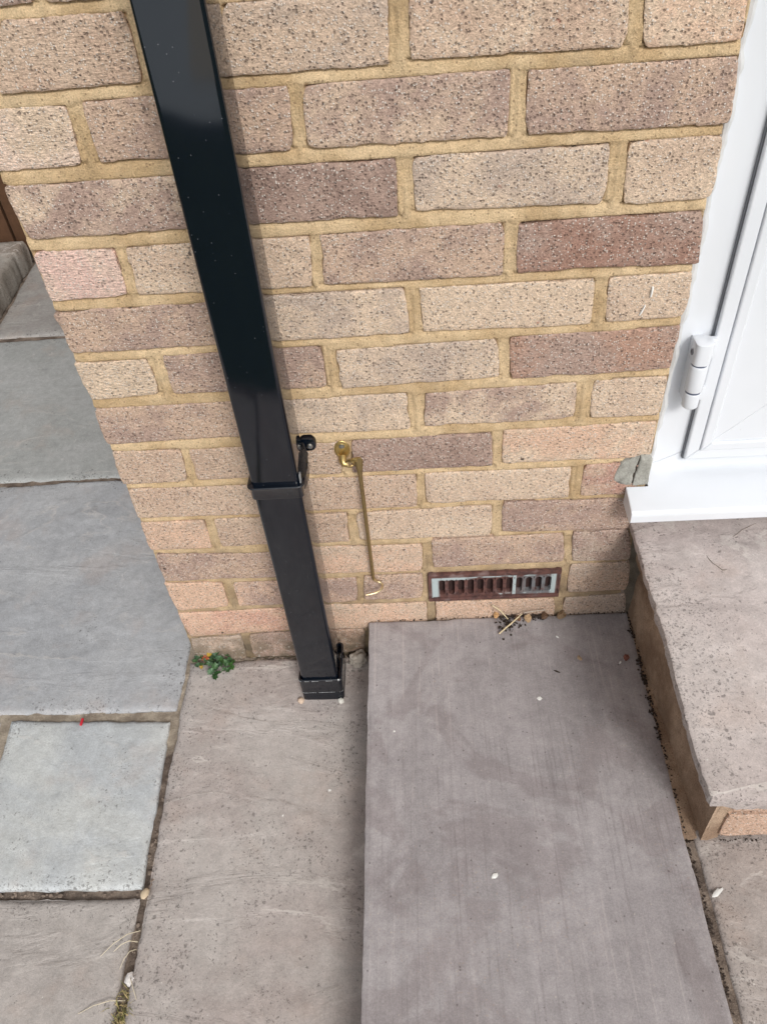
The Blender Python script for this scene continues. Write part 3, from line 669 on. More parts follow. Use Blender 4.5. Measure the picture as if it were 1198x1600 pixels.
# ------------------------------------------------------------------ white door: frame, leaf, hinge, sill
door = empty('door', (1.24, .06, .40), 'white plastic door with its frame, hinge and projecting sill at the right', 'door')
FY, SY = .030, .017                                      # face of the frame, face of the leaf
def member(name, poly, y0, y1, bev, parent=door, mat=M_UPVC):
    """prism from an (x,z) outline with a softened front edge"""
    bm = bmesh.new(); f = [bm.verts.new((x, y0, z)) for x, z in poly]; b = [bm.verts.new((x, y1, z)) for x, z in poly]; n = len(poly)
    ff = bm.faces.new(f); bm.faces.new(b[::-1])
    for k in range(n): bm.faces.new((f[k], b[k], b[(k + 1) % n], f[(k + 1) % n]))
    bmesh.ops.recalc_face_normals(bm, faces=bm.faces[:])
    if bev: bmesh.ops.bevel(bm, geom=list(ff.edges), offset=bev, segments=3, affect='EDGES', profile=.5)
    me = bpy.data.meshes.new(name); bm.to_mesh(me); bm.free()
    return link(name, me, mat, parent, False)
FT, FB, FR = 2.24, .402, 1.755
# frame: jambs and bottom rail, mitred
member('frame', [(.762, FB), (.762, FT), (.845, FT - .08), (.845, FB + .042)], FY, .095, .0012)
member('frame', [(.7626, FB - .0006), (.8456, FB + .0414), (FR - .0836, FB + .0414), (FR - .0006, FB - .0006)], FY, .095, .0012)
member('frame', [(FR, FB), (FR - .083, FB + .042), (FR - .083, FT - .08), (FR, FT)], FY, .095, .0012)
member('frame', [(.7626, FT + .0006), (FR - .0006, FT + .0006), (FR - .0836, FT - .0794), (.8456, FT - .0794)], FY, .095, .0012)
box_obj('gasket', (.8300, 1.700, .0245, FY + .002, FB + .0265, 2.17), M_GASKET, door, 0, False)
# leaf: mitred stiles and rails (each stepped: raised outer lip, then the flat)
LX0, LX1, LZ0, LZ1 = .8315, 1.697, FB + .0295, 2.165
def ring_members(nm, a, b, y0, y1, bev):
    x0, x1, z0, z1 = LX0 + a, LX1 - a, LZ0 + a, LZ1 - a; w = b - a; g = .0002
    member(nm, [(x0, z0 + g), (x0, z1 - g), (x0 + w, z1 - w - g), (x0 + w, z0 + w + g)], y0, y1, bev)
    member(nm, [(x0 + g, z0), (x0 + w + g, z0 + w), (x1 - w - g, z0 + w), (x1 - g, z0)], y0, y1, bev)
    member(nm, [(x1, z0 + g), (x1 - w, z0 + w + g), (x1 - w, z1 - w - g), (x1, z1 - g)], y0, y1, bev)
    member(nm, [(x0 + g, z1), (x1 - g, z1), (x1 - w - g, z1 - w), (x0 + w + g, z1 - w)], y0, y1, bev)
ring_members('leaf_edge', 0, .0185, SY, .024, .0025)
ring_members('leaf_lip', .0185, .0325, SY - .0035, .024, .0025)
ring_members('leaf_stile', .0325, .330, SY + .0012, .024, .0006)
pn = box_obj('panel', (LX0 + .330, LX1 - .330, SY + .006, .03, LZ0 + .330, LZ1 - .330), M_UPVC, door, .002)
bm = bmesh.new()                                          # sill: sloping top, rounded nose, end overlapping the brick
nose = [(-.0035, .4010), (-.040, .3935), (-.046, .3920), (-.0495, .3890), (-.0505, .3850), (-.0505, .3735), (-.0485, .3705), (-.040, .3700), (-.0035, .3700)]
loft(bm, [[(.7472, y, z - .0008) for y, z in nose], [(.7485, y, z) for y, z in nose], [(1.77, y, z) for y, z in nose]])
back = [(.034, .4086), (-.0035, .4010), (-.0035, .3700), (.034, .3700)]
loft(bm, [[(.7795, y, z) for y, z in back], [(1.77, y, z) for y, z in back]])
link('sill', bm_mesh('sill', bm), M_UPVC, door, False)
bm = bmesh.new()                                          # sealant bead where the frame meets the brick edge
zs_ = [.409 + k * .008 for k in range(150)]
tube(bm, [(.7855 + .0016 * float(vn(z * 40, 1, 2)) + .0010 * float(vn(z * 130, 2, 2)), .0275 + .0012 * float(vn(z * 60, 3, 2)), z) for z in zs_], [.0056 + .0016 * float(vn(z * 55, 5, 2)) + .0010 * float(vn(z * 150, 6, 2)) for z in zs_], 8)
link('sealant', bm_mesh('sealant', bm), simple('white_sealant', (.66, .67, .68), .6, .4, nscale=90, namp=.12, bump=.0006), door)
# hinge: three knuckles in line, leaf plate on the door
hg = empty('hinge', (.815, .005, .59)); hg.parent = door; hg.location = Vector((.815, .005, .59)) - WLOC(door)
HX, HY = .8130, .0035; ax = Matrix.Translation((HX, HY, 0))
def knuckle(z0, z1, r, top=None):
    bm = bmesh.new(); lathe(bm, [(r * .86, z0), (r * .97, z0 + .0012), (r, z0 + .0025), (r, z1 - .0018), (r * .97, z1 - .0006), (r * .9, z1)], ax, 24)
    return link('hinge_knuckle', bm_mesh('hinge_knuckle', bm), M_UPVC, hg)
knuckle(.5420, .5660, .0108); knuckle(.5685, .6090, .0118)
bm = bmesh.new()                                          # top knuckle: squared cap
loft(bm, [[(x, y, z) for x, y in rrect(HX - r, HX + r, HY - r, HY + r + .006, r * .72)] for r, z in ((.0102, .6115), (.0112, .6125), (.0116, .6400), (.0112, .6425), (.0095, .6435))])
link('hinge_knuckle', bm_mesh('hinge_knuckle', bm), M_UPVC, hg)
for za in (.5660, .6090):
    bm = bmesh.new(); lathe(bm, [(.0100, za - .0005), (.0100, za + .003)], ax, 24); link('washer', bm_mesh('washer', bm), simple('blue_grey_washer', (.10, .12, .18), .5), hg)
bm = bmesh.new(); add_box(bm, HX - .004, HX + .021, SY - .0065, SY + .004, .612, .640, bev=.002); link('hinge_leaf', bm_mesh('hinge_leaf', bm), M_UPVC, hg)
bm = bmesh.new(); add_box(bm, HX - .004, HX + .020, SY - .0055, SY + .004, .5440, .5655, bev=.002); link('hinge_leaf', bm_mesh('hinge_leaf', bm), M_UPVC, hg)
bm = bmesh.new(); add_box(bm, HX - .0085, HX + .006, .008, FY + .001, .5460, .638, bev=.002); link('hinge_leaf', bm_mesh('hinge_leaf', bm), M_UPVC, hg)
bm = bmesh.new(); lathe(bm, [(.0042, 0), (.0042, .0014), (.0026, .0014), (.0024, .0004)], Matrix.Translation((HX - .0112, HY + .004, .6260)) @ Matrix.Rotation(R(-90), 4, 'Y'), 14); link('grub_screw', bm_mesh('grub_screw', bm), simple('grey_grub_screw', (.22, .22, .24), .5), hg)

# ------------------------------------------------------------------ black drainpipe
dp = empty('drainpipe', (.252, -.062, 0), 'square black plastic drainpipe running down the brick wall', 'drainpipe')
PX0, PX1, PY0, PY1 = .2195, .2838, -.0955, -.0310
bm = bmesh.new()
zs = [.03, .25, .5, .75, 1.0, 1.25, 1.6, 2.2, 3.5, 5.1]
loft(bm, [[(x + .0006 * math.sin(z * 5 + 1), y + .0005 * math.sin(z * 7), z) for x, y in rrect(PX0, PX1, PY0, PY1, .0050, 6)] for z in zs]); link('pipe', bm_mesh('pipe', bm), M_BLACK, dp)
def collar(name, x0, x1, y0, y1, tiers, parent, r=.006):
    bm = bmesh.new(); loft(bm, [[(x, y, z) for x, y in rrect(x0 - e, x1 + e, y0 - e, y1 + e, r + e, 6)] for z, e in tiers]); return link(name, bm_mesh(name, bm), M_BLACK, parent)
br = collar('bracket', PX0 - .003, PX1 + .003, PY0 - .003, PY1 + .003, [(.4985, -.0015), (.4990, .0005), (.5005, .0012), (.5150, .0012), (.5175, .0030), (.5200, .0038), (.5215, .0030), (.5220, -.001)], dp)
bm = bmesh.new()                                          # strap from the collar back to the wall, then the ear
path = [(.2862, -.088), (.2893, -.074), (.2905, -.058), (.2893, -.042), (.2862, -.026), (.2822, -.013), (.2790, -.006), (.2775, -.002)]
th = .0030; rings = []
for i, (x, y) in enumerate(path):
    a = Vector(path[max(i - 1, 0)]); b = Vector(path[min(i + 1, len(path) - 1)]); t = (b - a).normalized(); n = Vector((t.y, -t.x))
    z0, z1 = .5030, .5185 + .003 * (i / 7)
    rings.append([(x + n.x * s * th / 2, y + n.y * s * th / 2, z) for s, z in ((1, z0), (1, z1), (-1, z1), (-1, z0))])
loft(bm, rings); link('bracket_arm', bm_mesh('bracket_arm', bm), M_BLACK, br, False)
bm = bmesh.new(); ol = rrect(.2735, .2985, .5025, .5245, .0085, 6)
loft(bm, [[(x, y, z) for x, z in rrect(.2735 + e, .2985 - e, .5025 + e, .5245 - e, .0085 - e, 6)] for y, e in ((.004, 0), (-.0045, 0), (-.0060, .0008), (-.0065, .002))]); link('bracket_ear', bm_mesh('bracket_ear', bm), M_BLACK, br)
bm = bmesh.new(); mS = Matrix.Translation((.2895, -.0066, .5120)) @ Matrix.Rotation(R(90), 4, 'X')
lathe(bm, [(.0046, 0), (.0044, .0014), (.0030, .0022), (.0012, .0024)], mS, 16); sc = link('screw', bm_mesh('screw', bm), M_STEEL, br)
bm = bmesh.new(); add_box(bm, .2870, .2920, -.0094, -.0085, .5115, .5125); add_box(bm, .2890, .2900, -.0093, -.0084, .5095, .5145); link('screw_slot', bm_mesh('screw_slot', bm), M_GASKET, br, False)
# connector at the foot: two tiers with scuffed rims and a taller back
bc = collar('shoe', PX0 - .0035, PX1 + .0055, PY0 - .0025, -.0200, [(-.01, 0), (.0205, 0), (.0225, -.0012), (.0235, -.0012), (.0255, .0006), (.0600, .0012), (.0630, .0012), (.0640, 0), (.0640, -.0022), (.050, -.0024)], dp)
bm = bmesh.new()                                          # worn pale rims: short chips of scuffed plastic standing 0.3 mm proud
for z, e, w, seed in ((.0622, .0016, .0014, 1), (.0262, .0010, .0012, 2)):
    o = rrect(PX0 - .0035 - e, PX1 + .0055 + e, PY0 - .0025 - e, -.020 + e, .006 + e, 6); n = len(o)
    for k in range(n):
        if o[k][1] > -.03: continue
        a, b = Vector(o[k]), Vector(o[(k + 1) % n]); m = max(1, int((b - a).length / .004))
        for j in range(m):
            if vn(k * 3.1 + j * 1.7, seed, 5) < -.25: continue
            p, q = a.lerp(b, j / m), a.lerp(b, (j + .92) / m); hw = w * (.5 + .5 * abs(vn(j * 1.3 + k, seed, 6)))
            bm.faces.new([bm.verts.new((v.x, v.y, z_)) for v, z_ in ((p, z - hw), (q, z - hw), (q, z + hw), (p, z + hw))])
link('worn_rim', bm_mesh('worn_rim', bm, False), M_WORN, bc, False)['kind'] = 'stuff'
bm = bmesh.new(); add_box(bm, PX1 + .0030, PX1 + .0062, -.058, -.030, .048, .0645, bev=.0015); link('shoe_lug', bm_mesh('shoe_lug', bm), M_BLACK, bc)
bm = bmesh.new(); add_box(bm, PX1 + .0024, PX1 + .0034, -.052, -.044, .050, .0635, bev=.0003); link('scuff', bm_mesh('scuff', bm), M_WORN, bc)
bm = bmesh.new(); add_box(bm, PX1 + .0010, PX1 + .0028, -.096, -.088, .5225, .5360, bev=.0003); link('scuff', bm_mesh('scuff', bm), M_WORN, br)

# ------------------------------------------------------------------ cast air vent
vt = empty('air_vent', (.5585, 0, .155), 'small rusty slotted air vent with flaking pale blue paint low in the wall', 'air vent')
VX0, VX1, VZ0, VZ1 = .4475, .6690, .1500, .2200
NS = 12; ix0, ix1, iz0, iz1 = .4625, .6570, .1595, .2085; pw_ = (ix1 - ix0) / NS; sw = .0052
V_ = []; F = []
def stadium(cx_, n=7):
    hz = (.2030 - .1650) / 2 - sw; cz_ = (.2030 + .1650) / 2; pts = []
    for k in range(n): a = math.pi * k / (n - 1); pts.append((cx_ + sw * math.cos(a), cz_ + hz + sw * math.sin(a)))
    for k in range(n): a = math.pi + math.pi * k / (n - 1); pts.append((cx_ + sw * math.cos(a), cz_ - hz + sw * math.sin(a)))
    return pts
for s_ in range(NS):
    c0 = ix0 + pw_ * (s_ + .5); st = stadium(c0); n = len(st); b0 = len(V_)
    x0, x1 = ix0 + pw_ * s_, ix0 + pw_ * (s_ + 1); cz_ = (iz0 + iz1) / 2
    outer = []
    for (x, z) in st:
        dx, dz = x - c0, z - cz_; hx, hz = (x1 - x0) / 2, (iz1 - iz0) / 2
        if abs(dz) > .0139: t = hz / abs(dz)
        else: t = hx / abs(dx)
        ex, ez = c0 + max(-hx, min(hx, dx * (t if abs(dz) <= .0139 else 1.4))), cz_ + max(-hz, min(hz, dz * t if abs(dz) > .0139 else dz))
        outer.append((ex, ez))
    for (x, z) in outer: V_.append((x, -.0015, z))
    for (x, z) in st: V_.append((x, -.0015, z))
    for (x, z) in st: V_.append((x, -.0005, z))
    for (x, z) in st: V_.append((x, .012, z))
    for k in range(n):
        k2 = (k + 1) % n
        for L in range(3): F.append((b0 + L * n + k, b0 + L * n + k2, b0 + (L + 1) * n + k2, b0 + (L + 1) * n + k))
    q = []
    for (x, z) in ((x0, iz1), (x1, iz1), (x0, iz0), (x1, iz0)): q.append(len(V_)); V_.append((x, -.0015, z))
    # close the corners of the cell
    F.append((b0 + 0, q[1], b0 + 1)) if False else None
grille = mesh('grille', V_, F); link('grille', grille, M_VENT, vt, False)
box_obj('grille_backing', (ix0 - .006, ix1 + .006, -.0008, .010, iz0 + .044, iz1 + .006), M_VENT, vt, 0, False)
for (b_, nm) in (((VX0, VX1, -.0040, .010, iz1 + .0015, VZ1), 'rim'), ((VX0, VX1, -.0040, .010, VZ0, iz0 - .0015), 'rim'), ((VX0, ix0 - .0075, -.0036, .010, iz0 - .0010, iz1 + .0010), 'rim'), ((ix1 + .0085, VX1, -.0036, .010, iz0 - .0010, iz1 + .0010), 'rim')):
    box_obj(nm, b_, M_VENT, vt, .0016)
for b_ in ((ix0 - .0085, ix0 + .0008, -.0017, .010, iz0 - .003, iz1 + .003), (ix1 - .0008, ix1 + .0095, -.0017, .010, iz0 - .003, iz1 + .003), (ix0, ix1, -.0013, .010, iz1 - .0052, iz1 + .003), (ix0, ix1, -.0013, .010, iz0 - .003, iz0 + .0052)):
    box_obj('border', b_, M_VENT, vt, 0, False)
box_obj('mesh_back', (ix0 - .005, ix1 + .005, .0085, .0088, iz0 - .002, iz1 + .002), simple('dark_vent_inside', (.040, .018, .016), .9, nscale=90, namp=.6), vt, 0, False)

# ------------------------------------------------------------------ brass cabin hook
ck = empty('cabin_hook', (.334, 0, .495), 'brass cabin hook hanging from its plate on the wall beside the drainpipe', 'hook')
BRC = (.74, .56, .24); BRD = (.52, .39, .19)
bm = bmesh.new(); lathe(bm, [(.0122, 0), (.0126, .0010), (.0120, .0018), (.0098, .0021), (.0094, .0030), (.0090, .0030), (.0086, .0022), (.0030, .0022)], Matrix.Translation((.3335, .001, .4970)) @ Matrix.Rotation(R(90), 4, 'X') @ Matrix.Diagonal((.92, 1.28, 1, 1)), 26); link('plate', bm_mesh('plate', bm), M_BRASS, ck, True, BRC)
bm = bmesh.new(); lathe(bm, [(.0042, 0), (.0040, .0012), (.0020, .0018)], Matrix.Translation((.3340, -.0012, .5045)) @ Matrix.Rotation(R(90), 4, 'X'), 16); link('screw', bm_mesh('screw', bm), M_STEEL, ck)
bm = bmesh.new(); add_box(bm, .3305,   .3375, -.0034, -.0027, .5040, .5050); link('screw_slot', bm_mesh('screw_slot', bm), M_GASKET, ck, False)
bm = bmesh.new(); tube(bm, [(.3335, -.004, .487), (.3340, -.011, .4845), (.3360, -.0145, .4820), (.3400, -.0150, .4815)], [.0060, .0056, .0046, .0036], 10); link('staple', bm_mesh('staple', bm), M_BRASS, ck, True, BRC)
bm = bmesh.new(); c = Vector((.3455, -.0160, .4840)); tube(bm, [c + Vector((.0052 * math.cos(a), -.0016 * math.sin(2 * a), .0052 * math.sin(a))) for a in [2 * math.pi * k / 20 for k in range(21)]], .0019, 8, cap=False); link('eye', bm_mesh('eye', bm), M_BRASS, ck, True, BRD)
bm = bmesh.new(); tube(bm, [(.3470, -.0165, .4900), (.3510, -.0185, .4935), (.3555, -.0195, .4930)], [.0022, .0026, .0030], 8); link('eye', bm_mesh('eye', bm), M_BRASS, ck, True, BRC)
bm = bmesh.new()
rod = [((.3565, -.0180, .4960), .0050, .0016), ((.3572, -.0180, .4920), .0062, .0020), ((.3572, -.0180, .4800), .0056, .0021), ((.3571, -.0180, .4720), .0040, .0022), ((.3571, -.0180, .4600), .0031, .0022), ((.3573, -.0175, .40), .0030, .0024), ((.3574, -.0160, .34), .0029, .0024), ((.3572, -.0110, .25), .0028, .0024), ((.3570, -.0085, .222), .0028, .0024)]
loft(bm, [[(p[0] + rx * math.cos(a), p[1] + ry * math.sin(a), p[2]) for a in [2 * math.pi * k / 12 for k in range(12)]] for p, rx, ry in rod]); link('rod', bm_mesh('rod', bm), M_BRASS, ck, True, BRD)
bm = bmesh.new(); hk = [(.3570, -.0085, .2245), (.3580, -.0070, .2170), (.3620, -.0055, .2125), (.3672, -.0062, .2095), (.3708, -.0098, .2075), (.3705, -.0160, .2060), (.3660, -.0215, .2055), (.3590, -.0250, .2050), (.3500, -.0275, .2048), (.3430, -.0285, .2048)]
tube(bm, hk, [.0026, .0025, .0024, .0023, .0023, .0022, .0021, .0020, .0019, .0017], 10); link('hook_end', bm_mesh('hook_end', bm), M_BRASS, ck, True, (.80, .66, .42))

# ------------------------------------------------------------------ far left: kerb block and timber fence
kb = [(-1.35, 1.23), (-.862, 1.23), (-.884, 1.70), (-1.35, 1.70)]
o = slab('kerb_block', kb, .085, .09, M_STONE, None, lin(172, 166, 156), lin(150, 138, 124), .7, relief=.004, rough=.006, seed=91, sp=.012, edge=.02)
props(o, 'low rough grey stone block on the paving at the far left', 'kerb')
fn = empty('fence', (-.8, 1.8, 0), 'brown weathered timber fence beyond the corner at the far left', 'fence')
for k in range(13):
    x = -2.0 + k * .152; box_obj('board', (x, x + .147, 1.74 + .008 * (k % 2), 1.765 + .008 * (k % 2), .02, 1.7), M_WOOD, fn, .002)
box_obj('rail', (-2.0, 0, 1.79, 1.83, .3, .38), M_WOOD, fn, .003)

# ------------------------------------------------------------------ small things
weed = empty('weed', (.03, -.012, 0), 'small green weed with yellowed leaves at the foot of the wall corner', 'weed')
def leaf_mesh(sd_):
    V_ = [(0, 0, 0)]; rr = random.Random(sd_); n = 12
    for k in range(n + 1):
        a = -2.4 + 4.8 * k / n; r = 1.0 - .32 * (k % 2) + rr.uniform(-.08, .08); r *= (.75 + .25 * math.cos(a))
        V_.append((.45 + r * .55 * math.cos(a), r * .55 * math.sin(a), .16 * abs(math.sin(a)) + rr.uniform(-.03, .03)))
    V_.append((.45, 0, -.02)); c_ = len(V_) - 1
    F = [(c_, k, k + 1) for k in range(1, n + 1)] + [(c_, 0, 1), (c_, n + 1, 0)]
    return mesh('leaf', V_, F)
LM = [leaf_mesh(k) for k in range(4)]; rg_ = random.Random(12)
for k in range(58):
    t = rg_.random(); x = .002 + .074 * t; y = -.004 - rg_.random() * (.030 if t > .45 else .016) * (1.25 if .5 < t < .8 else .8); z = .004 + rg_.random() * .014 * (1 - abs(t - .6))
    s_ = rg_.uniform(.0110, .0185) * (.8 if t < .4 else 1); o = bpy.data.objects.new('leaf', LM[k % 4]); COL.objects.link(o)
    if not LM[k % 4].materials: LM[k % 4].materials.append(M_LEAF)
    o.parent = weed; o.location = Vector((x, y, z)) - weed.location; o.scale = (s_, s_, s_); o.rotation_euler = (rg_.uniform(-.6, .6), rg_.uniform(-.7, .3), rg_.uniform(0, 6.28))
    if .12 < t < .42 and rg_.random() < .62: c_ = rg_.choice([(.42, .28, .04), (.45, .12, .05), (.50, .38, .08)])
    else: c_ = rg_.choice([(.035, .095, .028), (.05, .13, .03), (.03, .075, .035), (.07, .15, .06), (.10, .19, .10)])
    o.color = (*c_, 1)

def pebble(name, c, r, col, label, cat, sd_, sq=(1, 1, .75), group=None, mat=M_PEB, rough=.25, sub=2):
    bm = bmesh.new(); bmesh.ops.create_icosphere(bm, subdivisions=sub, radius=1)
    for v in bm.verts:
        q = v.co.copy(); f = 1 + rough * mnoise.noise(q * 1.6 + Vector((sd_, 0, 0))) + rough * .5 * mnoise.noise(q * 4 + Vector((0, sd_, 0)))
        v.co = Vector((q.x * sq[0] * r * f, q.y * sq[1] * r * f, q.z * sq[2] * r * f))
    bmesh.ops.rotate(bm, verts=bm.verts[:], cent=(0, 0, 0), matrix=Matrix.Rotation(sd_ * 1.7, 3, 'Z'))
    o = link(name, bm_mesh(name, bm), mat, None, True, col); o.location = c
    return props(o, label, cat, group)
pebble('stone', (.3125, -.0195, .012), .0155, lin(182, 174, 164), 'round brown grey stone in the gap between drainpipe foot and dark step', 'stone', 3, (1, 1, .8), rough=.40, sub=4)
pebble('pebble', (.2835, -.1030, .004), .0058, lin(224, 222, 214), 'white pebble at the right foot of the drainpipe', 'pebble', 5)
pebble('pebble', (.2115, -.1000, .004), .0062, lin(206, 184, 164), 'pinkish pebble at the left foot of the drainpipe', 'pebble', 7)
pebble('pebble', (-.0010, -.4235, -.003), .0070, lin(200, 182, 156), 'cream pebble in the joint at the corner of the small pale slab', 'pebble', 9, (.9, 1.2, .6))
pebble('pebble', (.0040, -.5390, -.002), .0080, lin(226, 222, 220), 'white stone chip in the paving joint just above the dry grass', 'pebble', 13, (.8, 1.2, .6), rough=.5)
pebble('pebble', (.3020, -.0060, .004), .0040, lin(200, 196, 186), 'tiny pale pebble beside the round stone at the wall foot', 'pebble', 17)
def fleck(x, y, z, r, sd_, label, el=(1, 1, .22), mat=M_WHITE, col=None, name='fleck', cat='fleck', group='small flecks lying on the steps'):
    return pebble(name, (x, y, z + r * .1), r * .82, col, label, cat, sd_, el, group, mat, .4)
fleck(.618, -.171, .10, .0045, 2, 'white fleck in the middle of the dark purple slab, upper half')
fleck(.521, -.446, .10, .0046, 4, 'white fleck low down on the dark purple slab', (1.3, .9, .2))
fleck(.664, -.051, .10, .0032, 6, 'small white curl near the dead leaves on the dark slab', (.6, 1.2, .3))
fleck(.759, -.107, .10, .0034, 8, 'small white curl near the right edge of the dark slab', (1.2, .5, .3))
fleck(.685, -.075, .10, .0018, 10, 'tiny white speck on the dark slab above the tan chip')
fleck(.384, -.222, .10, .0020, 12, 'tiny white speck near the left edge of the dark slab')
fleck(.8115, -.473, .10, .0085, 14.2, 'long white splash on the pinkish slab in front of the doorstep', (.45, 1.5, .12))
fleck(.694, -.096, .10, .0055, 3.1, 'tan chip lying on the dark slab', (1.25, .7, .35), M_PEB, lin(168, 146, 122), 'chip', 'chip')
fleck(.653, -.121, .10, .0050, 3.4, 'dark brown crumb lying on the dark slab', (1.3, .35, .3), M_SOIL, None, 'crumb', 'crumb')
o = box_obj('scrap', (-.1835, -.1795, -.1365, -.1225, .0015, .0050), M_RED, None, .001); props(o, 'tiny red plastic scrap at the top edge of the small pale slab', 'scrap')
fleck(.272, -.268, .0, .0030, 21, 'white speck on the paving slab midway along the step', group='white specks on the paving'); fleck(.199, -.309, .0, .0036, 22, 'white speck on the paving slab left of the midway one', group='white specks on the paving')

def straw(a, b, r, label, col, bow=.002):
    a, b = Vector(a), Vector(b); m = (a + b) / 2 + Vector((bow, 0, bow)); bm = bmesh.new(); tube(bm, [a, a.lerp(m, .5) + Vector((0, 0, bow * .3)), m, m.lerp(b, .5), b], [r, r, r * .95, r * .9, r * .6], 6)
    return props(link('straw', bm_mesh('straw', bm), M_STRAW, None, True, col), label, 'straw', 'straws on the dark step')
SC = lin(214, 198, 164)
straw((.5655, -.043, .104), (.6085, -.0075, .112), .0014, 'long pale straw lying on dark debris on the purple slab', SC)
straw((.556, -.0065, .137), (.5835, -.0150, .108), .0013, 'short pale straw leaning on the wall below the vent', SC)
straw((.611, -.0100, .117), (.650, -.0060, .118), .0008, 'thin grey straw along the wall above the dead leaves', lin(180, 170, 158))
def dead_leaf(c, r, col, rot, label):
    bm = bmesh.new(); n = 9; ce = bm.verts.new((0, 0, .25 * r)); ring = [bm.verts.new((r * (1 if k % 3 else .7) * math.cos(2 * math.pi * k / n), r * .75 * math.sin(2 * math.pi * k / n), r * .3 * math.sin(k * 2.1))) for k in range(n)]
    for k in range(n): bm.faces.new((ce, ring[k], ring[(k + 1) % n]))
    bmesh.ops.rotate(bm, verts=bm.verts[:], cent=(0, 0, 0), matrix=Matrix.Rotation(rot, 3, 'X') @ Matrix.Rotation(rot * 2, 3, 'Z'))
    o = link('dead_leaf', bm_mesh('dead_leaf', bm), M_STRAW, None, False, col); o.location = c
    return props(o, label, 'dead leaf', 'dead leaves on the dark step')
dead_leaf((.6180, -.0150, .109), .0085, lin(176, 148, 116), .9, 'tan dead leaf standing against the wall right of the long straw')
dead_leaf((.5640, -.0050, .108), .0065, lin(190, 150, 106), .6, 'orange tan leaf scrap behind the short straw')
dead_leaf((.6780, -.0060, .103), .0100, lin(130, 108, 84), .3, 'flat brown leaf lying against the wall under the vent\'s right end')
dead_leaf((.770, -.1000, .104), .0065, lin(122, 78, 66), .7, 'reddish brown leaf scrap at the foot of the doorstep riser')

dead_leaf((.6010, -.0120, .106), .0070, lin(112, 84, 62), 1.2, 'dark brown curled leaf between the long straw and the tan dead leaf')
dead_leaf((.6480, -.0080, .105), .0080, lin(98, 76, 60), .5, 'dark brown leaf right of the tan dead leaf')
def crumbs(name, pts, mat, label, cat, sd_):
    bm = bmesh.new(); rr = random.Random(sd_)
    for (x, y, z, r) in pts:
        g = bmesh.ops.create_icosphere(bm, subdivisions=1, radius=r); s_ = (rr.uniform(.7, 1.5), rr.uniform(.7, 1.5), rr.uniform(.35, .8)); rot = Matrix.Rotation(rr.uniform(0, 6), 3, 'Z')
        for v in g['verts']: v.co = rot @ Vector((v.co.x * s_[0], v.co.y * s_[1], v.co.z * s_[2])) * rr.uniform(.8, 1.2) + Vector((x, y, z))
    return props(link(name, bm_mesh(name, bm), mat, None, True), label, cat, None, 'stuff')
rr = random.Random(5); pts = []
for _ in range(100):
    pts.append((rr.gauss(.583, .0085), min(-.004, rr.gauss(-.018, .011)), .1005 + abs(rr.gauss(0, .002)), rr.uniform(.0008, .0026)))
for _ in range(70):
    pts.append((rr.gauss(.634, .011), min(-.003, rr.gauss(-.008, .004)), .1005 + abs(rr.gauss(0, .002)), rr.uniform(.0008, .0024)))
crumbs('debris', pts, M_SOIL, 'dark crumbly debris on the purple slab at the wall under the vent', 'debris', 6)
pts = []
for _ in range(420):
    y = -rr.random() ** 1.3 * .62 - .003; x = .7935 - .0025 * (y / -.6) + rr.gauss(0, .0014); pts.append((x, y, .0965 + rr.uniform(-.002, .002), rr.uniform(.0006, .0018)))
for y0_ in (-.105, -.13, -.145, -.185, -.20, -.235, -.05):
    for _ in range(14): pts.append((.790 + rr.gauss(0, .0025), y0_ + rr.gauss(0, .007), .1003, rr.uniform(.0006, .0022)))
for _ in range(150): pts.append((rr.uniform(.825, 1.2), -.4045 + rr.gauss(0, .0012), .1000, rr.uniform(.0005, .0016)))
for _ in range(90): pts.append((.342 + rr.random() * .45, -.003 + rr.gauss(0, .0012), .1000, rr.uniform(.0006, .0016)))
for _ in range(150): pts.append((rr.gauss(.305, .012), rr.gauss(-.014, .009), .0008, rr.uniform(.0006, .0024)))
crumbs('soil', pts, M_SOIL, 'dark soil packed in the gap round the low step', 'soil', 8)
pts = []
for _ in range(120):
    y = rr.uniform(-.75, -.20); x = -.004 + .012 * (y + .2) / -.4 * .8 + rr.gauss(0, .004); pts.append((x, y, -.010, rr.uniform(.001, .0034)))
for _ in range(70): pts.append((rr.uniform(-.55, -.01), -.4225 + rr.gauss(0, .0025), -.008, rr.uniform(.001, .003)))
for _ in range(260): pts.append((rr.uniform(.0, .34), -.005 + rr.gauss(0, .0025), .000, rr.uniform(.0006, .0020)))
for _ in range(60): pts.append((rr.gauss(.306, .010), rr.gauss(-.018, .008), .001, rr.uniform(.0008, .0028)))
crumbs('joint_grit', pts, simple('brown_grit', (.24, .19, .155), .95, .2, nscale=260, namp=.7, bump=.001), 'brown grit lying in the open paving joints', 'grit', 10)

